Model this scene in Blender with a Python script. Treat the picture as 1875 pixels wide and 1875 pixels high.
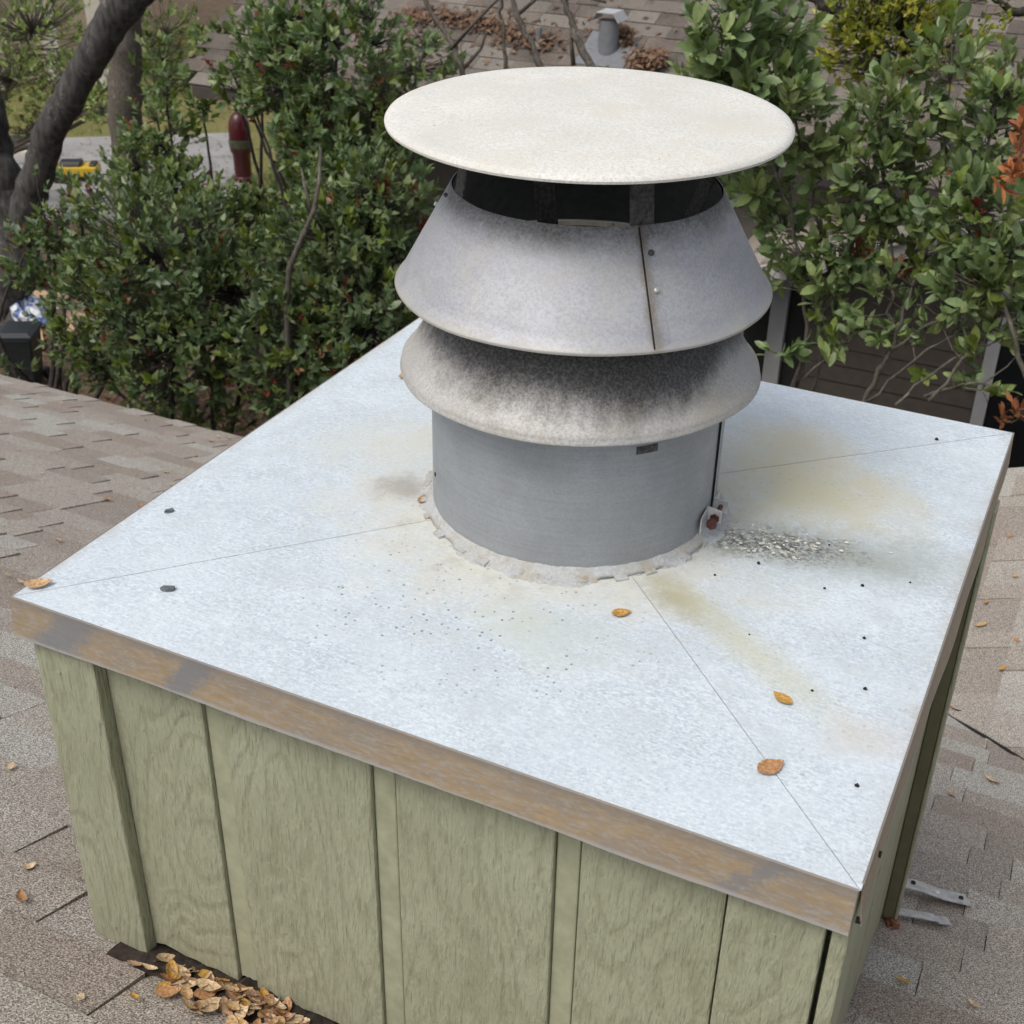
import bpy, math, random
import numpy as np
from mathutils import Vector, Matrix, Euler
random.seed(11); rng = np.random.default_rng(11)
for o in list(bpy.data.objects): bpy.data.objects.remove(o)
SC = bpy.context.scene
COL = SC.collection
R = math.radians

# ---------------------------------------------------------------- camera
FPX = 2354.78                      # focal length in photograph pixels (1875 wide)
CAM = np.array([0.6753, -1.6412, 1.0428])
EUL = Euler((R(59.1568), R(-0.9348), R(25.9955)), 'XYZ')
RM = np.array(EUL.to_matrix())
cd = bpy.data.cameras.new('camera'); cam = bpy.data.objects.new('camera', cd); COL.objects.link(cam)
cam.location = CAM; cam.rotation_euler = EUL
cd.sensor_width = 36; cd.lens = 36 * FPX / 1875; cd.clip_start = .05; cd.clip_end = 600
cd.dof.use_dof = True; cd.dof.focus_distance = 1.95; cd.dof.aperture_fstop = 13.0
SC.camera = cam

# ---------------------------------------------------------------- sky, sun, exposure (bright overcast)
SUN_EL, SUN_AZ = R(58), R(200)     # azimuth measured from +Y towards +X
W = bpy.data.worlds.new('World'); SC.world = W; W.use_nodes = True
wn = W.node_tree; wn.nodes.clear()
wo = wn.nodes.new('ShaderNodeOutputWorld'); bg = wn.nodes.new('ShaderNodeBackground')
sky = wn.nodes.new('ShaderNodeTexSky'); sky.sky_type = 'NISHITA'; sky.sun_disc = False
sky.sun_elevation = SUN_EL; sky.sun_rotation = SUN_AZ; sky.air_density = 1.0; sky.dust_density = 4.0; sky.ozone_density = 1.0
hs = wn.nodes.new('ShaderNodeHueSaturation'); hs.inputs['Saturation'].default_value = .42
wn.links.new(sky.outputs[0], hs.inputs['Color']); wn.links.new(hs.outputs[0], bg.inputs[0])
bg.inputs[1].default_value = .15
wn.links.new(bg.outputs[0], wo.inputs[0])
sl = bpy.data.lights.new('sun', 'SUN'); sun = bpy.data.objects.new('sun', sl); COL.objects.link(sun)
sl.energy = 1.25; sl.angle = R(24); sl.color = (1, .965, .91)
sd = Vector((math.sin(SUN_AZ) * math.cos(SUN_EL), math.cos(SUN_AZ) * math.cos(SUN_EL), math.sin(SUN_EL)))
sun.rotation_euler = (-sd).to_track_quat('-Z', 'Y').to_euler(); sun.location = (0, -4, 12)
SC.view_settings.view_transform = 'Standard'; SC.view_settings.look = 'None'
SC.view_settings.exposure = 0.22; SC.view_settings.gamma = 1
SC.render.engine = 'CYCLES'; SC.cycles.use_denoising = True; SC.cycles.max_bounces = 5; SC.cycles.diffuse_bounces = 3; SC.cycles.glossy_bounces = 2
SC.cycles.transparent_max_bounces = 4

# ---------------------------------------------------------------- geometry helpers
def ray(px, py):
    return RM @ np.array([(px - 937.5) / FPX, -(py - 937.5) / FPX, -1.0])
def at(px, py, y=None, z=None):
    """point of the line of sight on the plane y=const or z=const"""
    d = ray(px, py)
    t = (y - CAM[1]) / d[1] if y is not None else (z - CAM[2]) / d[2]
    return CAM + d * t
def project(P):
    q = (np.asarray(P) - CAM) @ RM
    return 937.5 + FPX * q[..., 0] / -q[..., 2], 937.5 - FPX * q[..., 1] / -q[..., 2], -q[..., 2]

class MB:
    """collects vertices, faces and an optional colour per vertex"""
    def __init__(s): s.v = []; s.f = []; s.c = []
    def add(s, vs, fs, col=None):
        n = len(s.v); s.v += [tuple(map(float, v)) for v in vs]; s.f += [tuple(i + n for i in f) for f in fs]
        s.c += [col or (1, 1, 1)] * len(vs); return s
    def box(s, a, b, col=None):
        x0, y0, z0 = a; x1, y1, z1 = b
        return s.add([(x0, y0, z0), (x1, y0, z0), (x1, y1, z0), (x0, y1, z0), (x0, y0, z1), (x1, y0, z1), (x1, y1, z1), (x0, y1, z1)],
                     [(0, 3, 2, 1), (4, 5, 6, 7), (0, 1, 5, 4), (1, 2, 6, 5), (2, 3, 7, 6), (3, 0, 4, 7)], col)
    def tube(s, pts, rad, sides=6, col=None, cap=True):
        pts = [np.array(p, float) for p in pts]; n = len(pts)
        if not hasattr(rad, '__len__'): rad = [rad] * n
        vs = []; u = None
        for i, p in enumerate(pts):
            t = pts[min(i + 1, n - 1)] - pts[max(i - 1, 0)]; t = t / (np.linalg.norm(t) + 1e-9)
            if u is None: u = np.cross(t, [0.3, .9, .2] if abs(t[1]) < .8 else [1, 0, 0])
            u = u - t * (u @ t); u /= np.linalg.norm(u) + 1e-9; w = np.cross(t, u)
            for k in range(sides):
                a = 2 * math.pi * k / sides; vs.append(p + rad[i] * (math.cos(a) * u + math.sin(a) * w))
        fs = [(i * sides + k, i * sides + (k + 1) % sides, (i + 1) * sides + (k + 1) % sides, (i + 1) * sides + k) for i in range(n - 1) for k in range(sides)]
        if cap: fs += [tuple(range(sides))[::-1], tuple((n - 1) * sides + k for k in range(sides))]
        return s.add(vs, fs, col)
    def lathe(s, prof, seg=96, c=(0, 0), a0=0, a1=2 * math.pi, closed=False, wob=None, col=None):
        full = abs(a1 - a0 - 2 * math.pi) < 1e-6; m = seg if full else seg + 1; vs = []
        for i in range(m):
            a = a0 + (a1 - a0) * i / seg
            for r, z in prof:
                rr = r + (wob(a, z) if wob else 0)
                vs.append((c[0] + rr * math.cos(a), c[1] + rr * math.sin(a), z))
        k = len(prof); fs = []
        for i in range(seg):
            j = (i + 1) % m
            for q in range(k if closed else k - 1):
                q2 = (q + 1) % k; fs.append((i * k + q, j * k + q, j * k + q2, i * k + q2))
        return s.add(vs, fs, col)
    def mesh(s, name, mat=None, smooth=False):
        me = bpy.data.meshes.new(name); me.from_pydata(s.v, [], s.f); me.update()
        if mat: me.materials.append(mat)
        at_ = me.color_attributes.new('tint', 'FLOAT_COLOR', 'POINT')
        arr = np.ones((len(s.v), 4), np.float32); arr[:, :3] = s.c; at_.data.foreach_set('color', arr.ravel())
        if smooth: me.polygons.foreach_set('use_smooth', [True] * len(me.polygons))
        return me
    def obj(s, name, mat=None, parent=None, smooth=False, bevel=0, auto=None):
        return link(name, s.mesh(name, mat, smooth or auto is not None), parent, bevel, auto)

def link(name, me, parent=None, bevel=0, auto=None):
    o = bpy.data.objects.new(name, me); COL.objects.link(o)
    if parent is not None:
        o.parent = parent; o.location = -Vector(ORG[parent.name])
    ORG[o.name] = (0, 0, 0)
    if bevel:
        b = o.modifiers.new('bevel', 'BEVEL'); b.width = bevel; b.segments = 2; b.limit_method = 'ANGLE'; b.angle_limit = R(40)
    if auto is not None:
        import bmesh
        bm = bmesh.new(); bm.from_mesh(me)
        for e in bm.edges:
            if len(e.link_faces) == 2 and e.calc_face_angle(0) > R(auto): e.smooth = False
        bm.to_mesh(me); bm.free()
    return o
ORG = {}
def empty(name, loc=(0, 0, 0)):
    o = bpy.data.objects.new(name, None); COL.objects.link(o); o.location = loc; o.empty_display_size = .1
    ORG[o.name] = tuple(float(a) for a in loc); return o
def tag(o, label, cat=None, group=None, kind=None):
    o['label'] = label
    if cat: o['category'] = cat
    if group: o['group'] = group
    if kind: o['kind'] = kind
    return o

# ---------------------------------------------------------------- material helpers
class NT:
    def __init__(s, name, rough=.6, spec=.5, metal=0):
        s.m = bpy.data.materials.new(name); s.m.use_nodes = True; s.t = s.m.node_tree
        s.b = s.t.nodes['Principled BSDF']; s.b.inputs['Roughness'].default_value = rough
        s.b.inputs['Specular IOR Level'].default_value = spec; s.b.inputs['Metallic'].default_value = metal
        s.pos = s.n('ShaderNodeNewGeometry').outputs['Position']
    def n(s, typ, **p):
        q = s.t.nodes.new(typ)
        for k, v in p.items(): setattr(q, k, v)
        return q
    def set(s, sock, v):
        if isinstance(v, bpy.types.NodeSocket): s.t.links.new(v, sock)
        elif isinstance(v, (tuple, list)) and len(v) == 3 and sock.type == 'RGBA': sock.default_value = (*v, 1)
        else: sock.default_value = v
    def noise(s, scale, detail=4, rough=.55, vec=None, dist=0, w=0):
        q = s.n('ShaderNodeTexNoise'); s.set(q.inputs['Vector'], vec or s.pos)
        q.inputs['Scale'].default_value = scale; q.inputs['Detail'].default_value = detail; q.inputs['Roughness'].default_value = rough
        q.inputs['Distortion'].default_value = dist; return q.outputs['Fac']
    def voro(s, scale, vec=None, feat='F1', out='Distance', rnd=1):
        q = s.n('ShaderNodeTexVoronoi', feature=feat); s.set(q.inputs['Vector'], vec or s.pos); q.inputs['Scale'].default_value = scale
        q.inputs['Randomness'].default_value = rnd; return q.outputs[out]
    def map(s, vec=None, loc=(0, 0, 0), rot=(0, 0, 0), sc=(1, 1, 1)):
        q = s.n('ShaderNodeMapping'); s.set(q.inputs[0], vec or s.pos); s.set(q.inputs[1], loc)
        q.inputs[2].default_value = rot; q.inputs[3].default_value = sc; return q.outputs[0]
    def math(s, op, a, b=0.0, clamp=False):
        q = s.n('ShaderNodeMath', operation=op, use_clamp=clamp); s.set(q.inputs[0], a); s.set(q.inputs[1], b); return q.outputs[0]
    def vm(s, op, a, b=(0, 0, 0), out=0):
        q = s.n('ShaderNodeVectorMath', operation=op); s.set(q.inputs[0], a); s.set(q.inputs[1], b)
        return q.outputs['Value'] if op in ('LENGTH', 'DISTANCE', 'DOT_PRODUCT') else q.outputs[0]
    def ramp(s, f, stops):
        q = s.n('ShaderNodeValToRGB'); s.set(q.inputs[0], f); e = q.color_ramp.elements
        while len(e) < len(stops): e.new(.5)
        for i, (p, c) in enumerate(stops):
            e[i].position = p; e[i].color = (*c, 1) if isinstance(c, tuple) else (c, c, c, 1)
        return q.outputs[0]
    def rng(s, f, a, b, c=0., d=1., smooth=False):
        q = s.n('ShaderNodeMapRange', interpolation_type='SMOOTHSTEP' if smooth else 'LINEAR'); s.set(q.inputs[0], f)
        for i, v in enumerate((a, b, c, d)): q.inputs[1 + i].default_value = v
        return q.outputs[0]
    def mix(s, f, a, b, mode='MIX'):
        q = s.n('ShaderNodeMix', data_type='RGBA', blend_type=mode); s.set(q.inputs[0], f); s.set(q.inputs[6], a); s.set(q.inputs[7], b)
        return q.outputs[2]
    def bump(s, h, st=.3, d=.002, prev=None):
        q = s.n('ShaderNodeBump'); q.inputs['Strength'].default_value = st; q.inputs['Distance'].default_value = d; s.set(q.inputs['Height'], h)
        if prev is not None: s.set(q.inputs['Normal'], prev)
        return q.outputs[0]
    def tint(s):
        q = s.n('ShaderNodeAttribute'); q.attribute_name = 'tint'; return q.outputs['Color']
    def xyz(s, v=None):
        q = s.n('ShaderNodeSeparateXYZ'); s.set(q.inputs[0], v or s.pos); return q.outputs
    def done(s, col=None, nor=None, rough=None, metal=None):
        for k, v in (('Base Color', col), ('Normal', nor), ('Roughness', rough), ('Metallic', metal)):
            if v is not None: s.set(s.b.inputs[k], v)
        return s.m
    def blob(s, c, sx, sy, rot=0, warp=None, soft=(1.0, .2)):
        """soft elliptical patch of dirt on a horizontal surface, edge broken by noise"""
        d = s.vm('SUBTRACT', s.pos, (c[0], c[1], 0))
        d = s.map(d, rot=(0, 0, -rot), sc=(1, 1, 1)); x = s.xyz(d)
        a = s.math('MULTIPLY', x[0], 1 / sx); b = s.math('MULTIPLY', x[1], 1 / sy)
        r = s.math('SQRT', s.math('ADD', s.math('MULTIPLY', a, a), s.math('MULTIPLY', b, b)))
        if warp is not None: r = s.math('ADD', r, warp)
        return s.rng(r, soft[0], soft[1], 0, 1, True)
def plain(name, col, rough=.6, var=.15, scale=30, bump=0, metal=0, spec=.5):
    q = NT(name, rough, spec, metal); f = q.noise(scale, 5)
    c = q.mix(q.rng(f, .3, .7), tuple(a * (1 - var) for a in col), tuple(min(1, a * (1 + var)) for a in col))
    nor = q.bump(f, bump, .003) if bump else None
    return q.done(c, nor)

MAT = {}
# --- weathered galvanised sheet of the chase top
q = NT('galvanised_top', .55, .35, .0)
fine = q.noise(210, 4, .8); streak = q.noise(1, 3, .7, q.map(rot=(0, 0, .35), sc=(90, 300, 200)))
big = q.noise(3.2, 4, .6); mid = q.noise(17, 5, .65)
wrp = q.math('MULTIPLY', q.math('SUBTRACT', q.noise(9, 6, .7), .5), 1.5)
wr2 = q.math('MULTIPLY', q.math('SUBTRACT', q.noise(40, 5, .8), .5), 1.8)
c = q.mix(q.rng(big, .3, .7), (.545, .60, .64), (.63, .685, .72))
g = q.math('ADD', q.math('MULTIPLY', fine, .55), q.math('MULTIPLY', streak, .45))
gm = q.rng(q.noise(4.5, 5, .65, q.map(rot=(0, 0, .5), sc=(1, 2.4, 1))), .36, .64)          # where the zinc is worn the grain shows, elsewhere it is chalky
c = q.mix(q.rng(g, .41, .56), q.mix(q.rng(gm, 0, 1, .32, .64), c, (.26, .32, .37)), c)
c = q.mix(q.math('MULTIPLY', q.rng(g, .55, .66), .45), c, (.76, .80, .83))
c = q.mix(q.math('MULTIPLY', q.rng(q.noise(2.1, 6, .75), .50, .70), .35), c, (.50, .545, .56))
c = q.mix(q.math('MULTIPLY', q.rng(q.noise(11, 6, .8), .56, .72), .4), c, (.72, .76, .78))
c = q.mix(q.math('MULTIPLY', q.rng(mid, .45, .75), .22), c, (.46, .50, .50))
def stain(cc, col, m, amt): return q.mix(q.math('MULTIPLY', m, amt), cc, col)
ring = q.blob((0, 0), .40, .40, 0, wrp, (1.15, .45))
c = q.mix(q.math('MULTIPLY', q.rng(q.noise(8.5, 6, .8), .50, .66), .34), c, (.44, .485, .50))
c = stain(c, (.56, .545, .465), ring, .75)
c = stain(c, (.40, .39, .34), q.math('MULTIPLY', q.blob((0, 0), .31, .31, 0, wrp, (1.1, .7)), q.rng(q.noise(26, 6, .75), .48, .62)), .55)
c = stain(c, (.54, .50, .34), q.blob((.33, .20), .22, .15, .2, wrp, (1.2, 0)), .9)
c = stain(c, (.58, .53, .37), q.blob((.25, .33), .18, .15, 0, wrp, (1.2, 0)), .8)
c = stain(c, (.30, .32, .28), q.blob((.42, .045), .27, .085, .25, wrp, (1.25, 0)), .85)
c = stain(c, (.36, .33, .20), q.blob((.25, -.19), .085, .04, -.45, wr2, (1.3, 0)), .85)
c = stain(c, (.50, .49, .36), q.blob((.37, -.25), .19, .04, -.6, wrp, (1.3, 0)), .6)
c = stain(c, (.45, .50, .46), q.blob((.10, -.34), .13, .07, 0, wrp, (1.3, 0)), .5)
c = stain(c, (.30, .27, .235), q.blob((-.258, -.09), .06, .05, .3, wr2, (1.2, .1)), .7)
c = stain(c, (.54, .54, .48), q.blob((-.36, .04), .17, .11, .5, wrp, (1.3, 0)), .55)
c = stain(c, (.52, .47, .42), q.blob((.55, -.35), .07, .05, .3, wrp, (1.3, 0)), .5)
# edge rust along the left and right rims
ex = q.math('ABSOLUTE', q.xyz()[0]); em = q.math('MULTIPLY', q.rng(ex, .575, .6, 0, 1), q.rng(q.noise(14, 5, .7), .45, .65))
c = stain(c, (.38, .33, .27), em, .6)
# flaking black grime right of the pipe
grm = q.math('MULTIPLY', q.blob((.325, .02), .16, .06, .3, wr2, (1.15, .1)), q.rng(q.noise(150, 4, .75), .42, .55))
c = q.mix(grm, c, (.09, .09, .08))
flk = q.math('MULTIPLY', q.blob((.315, .018), .12, .05, .3, wr2, (1.0, .2)), q.rng(q.noise(95, 3, .6), .58, .66))
c = q.mix(flk, c, (.70, .68, .55))
# dark pits of the zinc, thickest on the front half
vd = q.voro(88); pit = q.math('MULTIPLY', q.rng(q.math('ADD', vd, q.math('MULTIPLY', fine, .16)), .30, .22), q.rng(q.voro(88, out='Color'), .3, .7))
pz = q.math('MULTIPLY', pit, q.math('ADD', q.math('MULTIPLY', q.blob((.0, -.36), .30, .16, .1, wrp, (1.3, 0)), 1.25), .30))
c = q.mix(q.math('MULTIPLY', pz, 1.0, True), c, (.20, .235, .27))
MAT['top'] = q.done(c, q.bump(g, .25, .001), q.rng(mid, .3, .7, .42, .62))

def metal_sheet(name, base, soot=None, rough=.42, met=.55, warm=(.52, .48, .40), warm_amt=.3, grain=1.0, extra=None):
    q = NT(name, rough, .5, met)
    f = q.noise(240, 4, .8); m1 = q.noise(14, 5, .7); m2 = q.noise(5, 4, .6)
    c = q.mix(q.rng(m2, .3, .7), tuple(a * .86 for a in base), tuple(a * 1.1 for a in base))
    c = q.mix(q.rng(f, .38, .58, 1 - grain, 1), tuple(a * .70 for a in base), c)
    c = q.mix(q.math('MULTIPLY', q.rng(m1, .48, .72), warm_amt), c, warm)
    sp = q.voro(210); spm = q.math('MULTIPLY', q.math('LESS_THAN', sp, .17), q.rng(m1, .4, .6))
    c = q.mix(q.math('MULTIPLY', spm, .5 * grain), c, tuple(a * .45 for a in base))
    if extra: c = extra(q, c)
    metal_in = met
    if soot:
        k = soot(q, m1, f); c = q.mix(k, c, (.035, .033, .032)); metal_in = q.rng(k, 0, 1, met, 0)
    return q.done(c, q.bump(f, .12, .0006), q.rng(m1, .3, .7, rough - .06, rough + .16), metal_in)
def brushed(q, c):
    a = q.noise(1, 4, .7, q.map(rot=(.05, -.08, 0), sc=(5, 5, 260))); b = q.noise(4.5, 5, .6)
    c = q.mix(q.rng(a, .35, .65, 0, .3), c, (.40, .415, .425)); c = q.mix(q.math('MULTIPLY', q.rng(b, .48, .68), .5), c, (.20, .208, .215))
    sc_ = q.math('MULTIPLY', q.rng(q.math('ABSOLUTE', q.math('SUBTRACT', q.noise(1, 2, .5, q.map(rot=(.03, .04, 0), sc=(2.2, 2.2, 12))), .5)), .006, .0), q.rng(b, .40, .55))
    return q.mix(q.math('MULTIPLY', sc_, .05), c, (.52, .53, .54))
MAT['pipe'] = metal_sheet('galvanised_pipe', (.315, .328, .338), None, .46, .32, (.25, .255, .262), .6, .55, brushed)
def s_up(q, m1, f):
    z = q.xyz()[2]; k = q.math('ADD', z, q.math('MULTIPLY', q.math('SUBTRACT', m1, .5), .055))
    a = q.rng(k, .478, .524, 0, .95, True)
    return q.math('MULTIPLY', a, q.rng(f, .35, .62, 1, .65))
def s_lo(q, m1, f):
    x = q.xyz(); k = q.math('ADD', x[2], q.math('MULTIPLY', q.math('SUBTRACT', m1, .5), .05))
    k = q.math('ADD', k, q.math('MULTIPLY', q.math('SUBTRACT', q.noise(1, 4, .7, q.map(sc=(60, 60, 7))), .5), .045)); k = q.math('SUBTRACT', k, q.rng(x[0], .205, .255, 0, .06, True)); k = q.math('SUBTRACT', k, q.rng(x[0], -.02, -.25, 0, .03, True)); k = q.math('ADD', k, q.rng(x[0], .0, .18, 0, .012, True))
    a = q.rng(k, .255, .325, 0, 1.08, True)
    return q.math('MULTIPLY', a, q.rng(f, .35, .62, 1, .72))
def seam_dirt(q, c):
    x = q.xyz(); a_ = R(-46.0); t = q.math('ADD', q.math('MULTIPLY', x[0], -math.sin(a_)), q.math('MULTIPLY', x[1], math.cos(a_)))
    fr = q.rng(q.math('ADD', q.math('MULTIPLY', x[0], math.cos(a_)), q.math('MULTIPLY', x[1], math.sin(a_))), .1, .15)
    w_ = q.math('ADD', q.math('ABSOLUTE', t), q.math('MULTIPLY', q.math('SUBTRACT', q.noise(40, 5, .8), .5), .03))
    m_ = q.math('MULTIPLY', q.rng(w_, .012, .0, 0, 1), fr)
    c = q.mix(q.math('MULTIPLY', m_, .75), c, (.20, .165, .11))
    lowz = q.rng(q.math('ADD', x[2], q.math('MULTIPLY', q.math('SUBTRACT', q.noise(30, 5, .8), .5), .02)), .392, .380, 0, .55)
    c = q.mix(lowz, c, (.40, .37, .29))
    sw = q.noise(1, 5, .7, q.map(rot=(.3, .5, .2), sc=(9, 9, 26)), dist=1.2)
    return q.mix(q.math('MULTIPLY', q.rng(sw, .48, .66), .45), c, (.27, .28, .31))
MAT['skirt_up'] = metal_sheet('upper_skirt_metal', (.40, .405, .425), s_up, .5, .25, (.47, .44, .38), .5, .7, seam_dirt)
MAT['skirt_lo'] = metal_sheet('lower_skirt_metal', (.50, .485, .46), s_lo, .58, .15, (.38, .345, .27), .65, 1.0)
MAT['disc'] = metal_sheet('lid_metal', (.67, .655, .605), None, .65, .0, (.57, .54, .46), .75, .8)
MAT['soot'] = plain('sooty_steel', (.018, .017, .016), .75, .5, 60)
MAT['strut'] = plain('sooted_strut', (.05, .048, .045), .7, .8, 160)
MAT['galv'] = plain('bright_galvanised_strap', (.50, .50, .49), .45, .25, 60, 0, .45)
MAT['screw'] = plain('zinc_screw', (.62, .60, .55), .4, .1, 90, 0, .4)
MAT['rust'] = plain('rusty_bolt', (.085, .025, .02), .6, .35, 200, .2)
MAT['dark'] = plain('dark_gap', (.012, .011, .010), .9, .3, 40)
def sealmat(name, tan):
    q = NT(name, .65, .3); f = q.noise(55, 6, .8); g = q.noise(180, 4, .8); cr = q.voro(70, feat='DISTANCE_TO_EDGE')
    c = q.mix(q.rng(q.noise(20, 5, .7), .4, .64), (.49, .51, .515), (.44, .43, .39)); c = q.mix(q.rng(g, .42, .58), q.mix(.28, c, (.22, .22, .21)), c)
    c = q.mix(q.math('MULTIPLY', q.rng(q.noise(31, 4), .50, .60), tan), c, (.36, .285, .19)); c = q.mix(q.math('MULTIPLY', q.rng(cr, .03, .0), .12), c, (.17, .16, .15))
    return q.done(c, q.bump(q.math('ADD', f, q.math('MULTIPLY', g, .5)), .8, .004))
MAT['seal'] = sealmat('grey_sealant', .35); MAT['tab'] = sealmat('sealant_tab', .8)

# --- olive painted rough-sawn boards
q = NT('olive_painted_board', .62, .35)
rn = q.n('ShaderNodeObjectInfo').outputs['Random']
off = q.n('ShaderNodeCombineXYZ'); q.set(off.inputs[0], q.math('MULTIPLY', rn, 7.3)); q.set(off.inputs[2], q.math('MULTIPLY', rn, 3.1))
v = q.vm('ADD', q.pos, off.outputs[0])
wv = q.vm('ADD', v, q.vm('MULTIPLY', q.n('ShaderNodeTexNoise').outputs['Color'], (0, 0, 0)))
lowf = q.n('ShaderNodeTexNoise'); q.set(lowf.inputs['Vector'], q.map(v, sc=(5, 5, 1.7))); lowf.inputs['Scale'].default_value = 1; lowf.inputs['Detail'].default_value = 1.5
rings = q.math('SINE', q.math('MULTIPLY', lowf.outputs['Fac'], 110.0))
saw = q.noise(1, 3, .6, q.map(v, sc=(190, 190, 34)))
line = q.math('POWER', q.rng(q.math('ADD', rings, q.math('MULTIPLY', q.math('SUBTRACT', q.noise(1, 2, .5, q.map(v, sc=(60, 60, 14))), .5), 1.6)), -1, 1), 4)
grain = q.noise(1, 4, .65, q.map(v, sc=(90, 90, 5)))
kn = q.voro(1, q.map(v, sc=(4.4, 4.4, 2.2)), rnd=1); knr = q.math('MULTIPLY', q.math('SINE', q.math('MULTIPLY', q.math('ADD', kn, q.math('MULTIPLY', grain, .05)), 95.0)), q.rng(kn, .42, .05, 0, 1, True))
knot = q.rng(kn, .050, .030, 0, 1, True)
h = q.math('ADD', q.math('MULTIPLY', q.math('ADD', q.math('MULTIPLY', line, -1.6), knr), .22), q.math('ADD', q.math('MULTIPLY', saw, 1.8), q.math('MULTIPLY', grain, 1.3)))
h = q.math('SUBTRACT', h, q.math('MULTIPLY', knot, .5))
blot = q.noise(6, 4, .6); 
c = q.mix(q.rng(blot, .3, .7), (.312, .316, .212), (.372, .378, .264))
c = q.mix(q.math('MULTIPLY', q.rng(saw, .53, .66), .5), c, (.225, .222, .14))
c = q.mix(q.math('MULTIPLY', line, .4), c, (.25, .245, .155)); c = q.mix(q.math('MULTIPLY', q.rng(knr, .3, 1), .16), c, (.25, .245, .155))
c = q.mix(q.math('MULTIPLY', q.rng(q.noise(50, 3), .68, .76), .35), c, (.48, .475, .35))
zz = q.math('ADD', q.xyz()[2], q.math('MULTIPLY', q.noise(1, 4, .7, q.map(sc=(22, 22, 5))), .25))
c = q.mix(q.rng(zz, -.47, -.60, 0, .30), c, (.33, .295, .215))
MAT['board'] = q.done(c, q.bump(h, .8, .0034))
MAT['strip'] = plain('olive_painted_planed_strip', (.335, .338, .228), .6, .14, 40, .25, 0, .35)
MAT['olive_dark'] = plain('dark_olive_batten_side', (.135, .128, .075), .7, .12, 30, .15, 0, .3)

# --- tan rusted trim with bare blue-grey zinc patches
q = NT('rust_tan_trim', .6, .35, .1)
st = q.noise(1, 6, .8, q.map(sc=(26, 26, 150))); bl = q.noise(5.2, 3, .55, q.map(sc=(1, 1, 2.2), loc=(2.3, .4, 0)))
st2 = q.noise(1, 5, .75, q.map(sc=(9, 9, 50), rot=(0, .02, 0)))
c = q.mix(q.rng(st, .35, .65), (.27, .205, .13), (.38, .285, .175))
c = q.mix(q.rng(st2, .44, .60, 0, .75), c, (.255, .225, .19))
c = q.mix(q.rng(q.noise(1, 3, .7, q.map(sc=(70, 70, 220))), .5, .64, 0, .65), c, (.34, .325, .30))
edge = q.math('ADD', q.rng(q.xyz()[2], -.035, -.004, 0, .14), q.rng(q.xyz()[2], -.052, -.064, 0, .09))
X = q.xyz(); zf = q.math('MULTIPLY', q.math('SUBTRACT', st, .5), .8)
pt = q.noise(55, 6, .85)
def patch(x0, w_): return q.rng(q.math('ADD', q.math('ABSOLUTE', q.math('SUBTRACT', q.math('ADD', X[0], q.math('MULTIPLY', X[2], -.9)), x0)), q.math('MULTIPLY', q.math('SUBTRACT', pt, .5), .10)), w_, w_ * .45)
pm = q.math('MAXIMUM', q.math('MAXIMUM', patch(-.475, .050), patch(-.262, .032)), q.math('MULTIPLY', patch(.515, .018), .8))
pm = q.math('MULTIPLY', pm, q.rng(q.math('ADD', st, q.math('MULTIPLY', pm, .22)), .42, .58))
pm = q.math('MAXIMUM', pm, q.rng(q.math('ADD', q.math('ADD', bl, edge), zf), .86, 1.0))
c = q.mix(q.math('MULTIPLY', pm, .75), c, (.175, .19, .215))
c = q.mix(q.rng(q.math('ADD', X[2], q.math('MULTIPLY', q.math('SUBTRACT', pt, .5), .012)), -.0575, -.062, 0, .8), c, (.36, .35, .335))
c = q.mix(q.rng(q.math('ADD', X[2], q.math('MULTIPLY', q.math('SUBTRACT', pt, .5), .03)), -.016, -.002, 0, .7), c, (.20, .185, .17))
MAT['trim'] = q.done(c, q.bump(st, .25, .001))

# --- asphalt shingles
q = NT('asphalt_shingle', .9, .2)
gr = q.noise(300, 3, .85); gr2 = q.noise(110, 4, .8); bl = q.noise(4.5, 4, .6); t = q.tint()
c = q.mix(1, t, q.ramp(gr, [(.38, .20), (.50, .80), (.61, 2.0)]), 'MULTIPLY')
c = q.mix(q.math('MULTIPLY', q.rng(gr2, .52, .68), .35), c, (.52, .485, .44))
c = q.mix(q.math('MULTIPLY', q.rng(bl, .45, .75), .3), c, (.27, .22, .185))
MAT['shingle'] = q.done(c, q.bump(q.math('ADD', gr, gr2), .7, .003))
MAT['deck'] = plain('roof_deck_dark', (.03, .027, .025), .95, .3, 30)
MAT['eave'] = plain('eave_board_paint', (.30, .29, .20), .6, .1, 20, .1)

# --- foliage, bark, wood
def leafmat(name, rough=.38, trans=.22, sc=(1, 1, 1)):
    q = NT(name, rough, .45); f = q.noise(60, 3); t = q.tint()
    c = q.mix(q.rng(f, .3, .7), q.mix(1, t, (.78, .80, .75), 'MULTIPLY'), q.mix(1, t, (1.15, 1.12, 1.1), 'MULTIPLY'))
    q.done(c)
    tr = q.n('ShaderNodeBsdfTranslucent'); q.set(tr.inputs[0], q.mix(1, c, (1.4, 1.6, .7), 'MULTIPLY'))
    mx = q.n('ShaderNodeMixShader'); mx.inputs[0].default_value = trans
    q.t.links.new(q.b.outputs[0], mx.inputs[1]); q.t.links.new(tr.outputs[0], mx.inputs[2])
    q.t.links.new(mx.outputs[0], q.t.nodes['Material Output'].inputs[0]); return q.m
MAT['leaf'] = leafmat('shrub_leaf', .42, .24)
MAT['oakleaf'] = leafmat('oak_leaf', .5, .4)
q = NT('dry_leaf', .6, .3); f = q.noise(220, 4, .7); t = q.tint()
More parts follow.
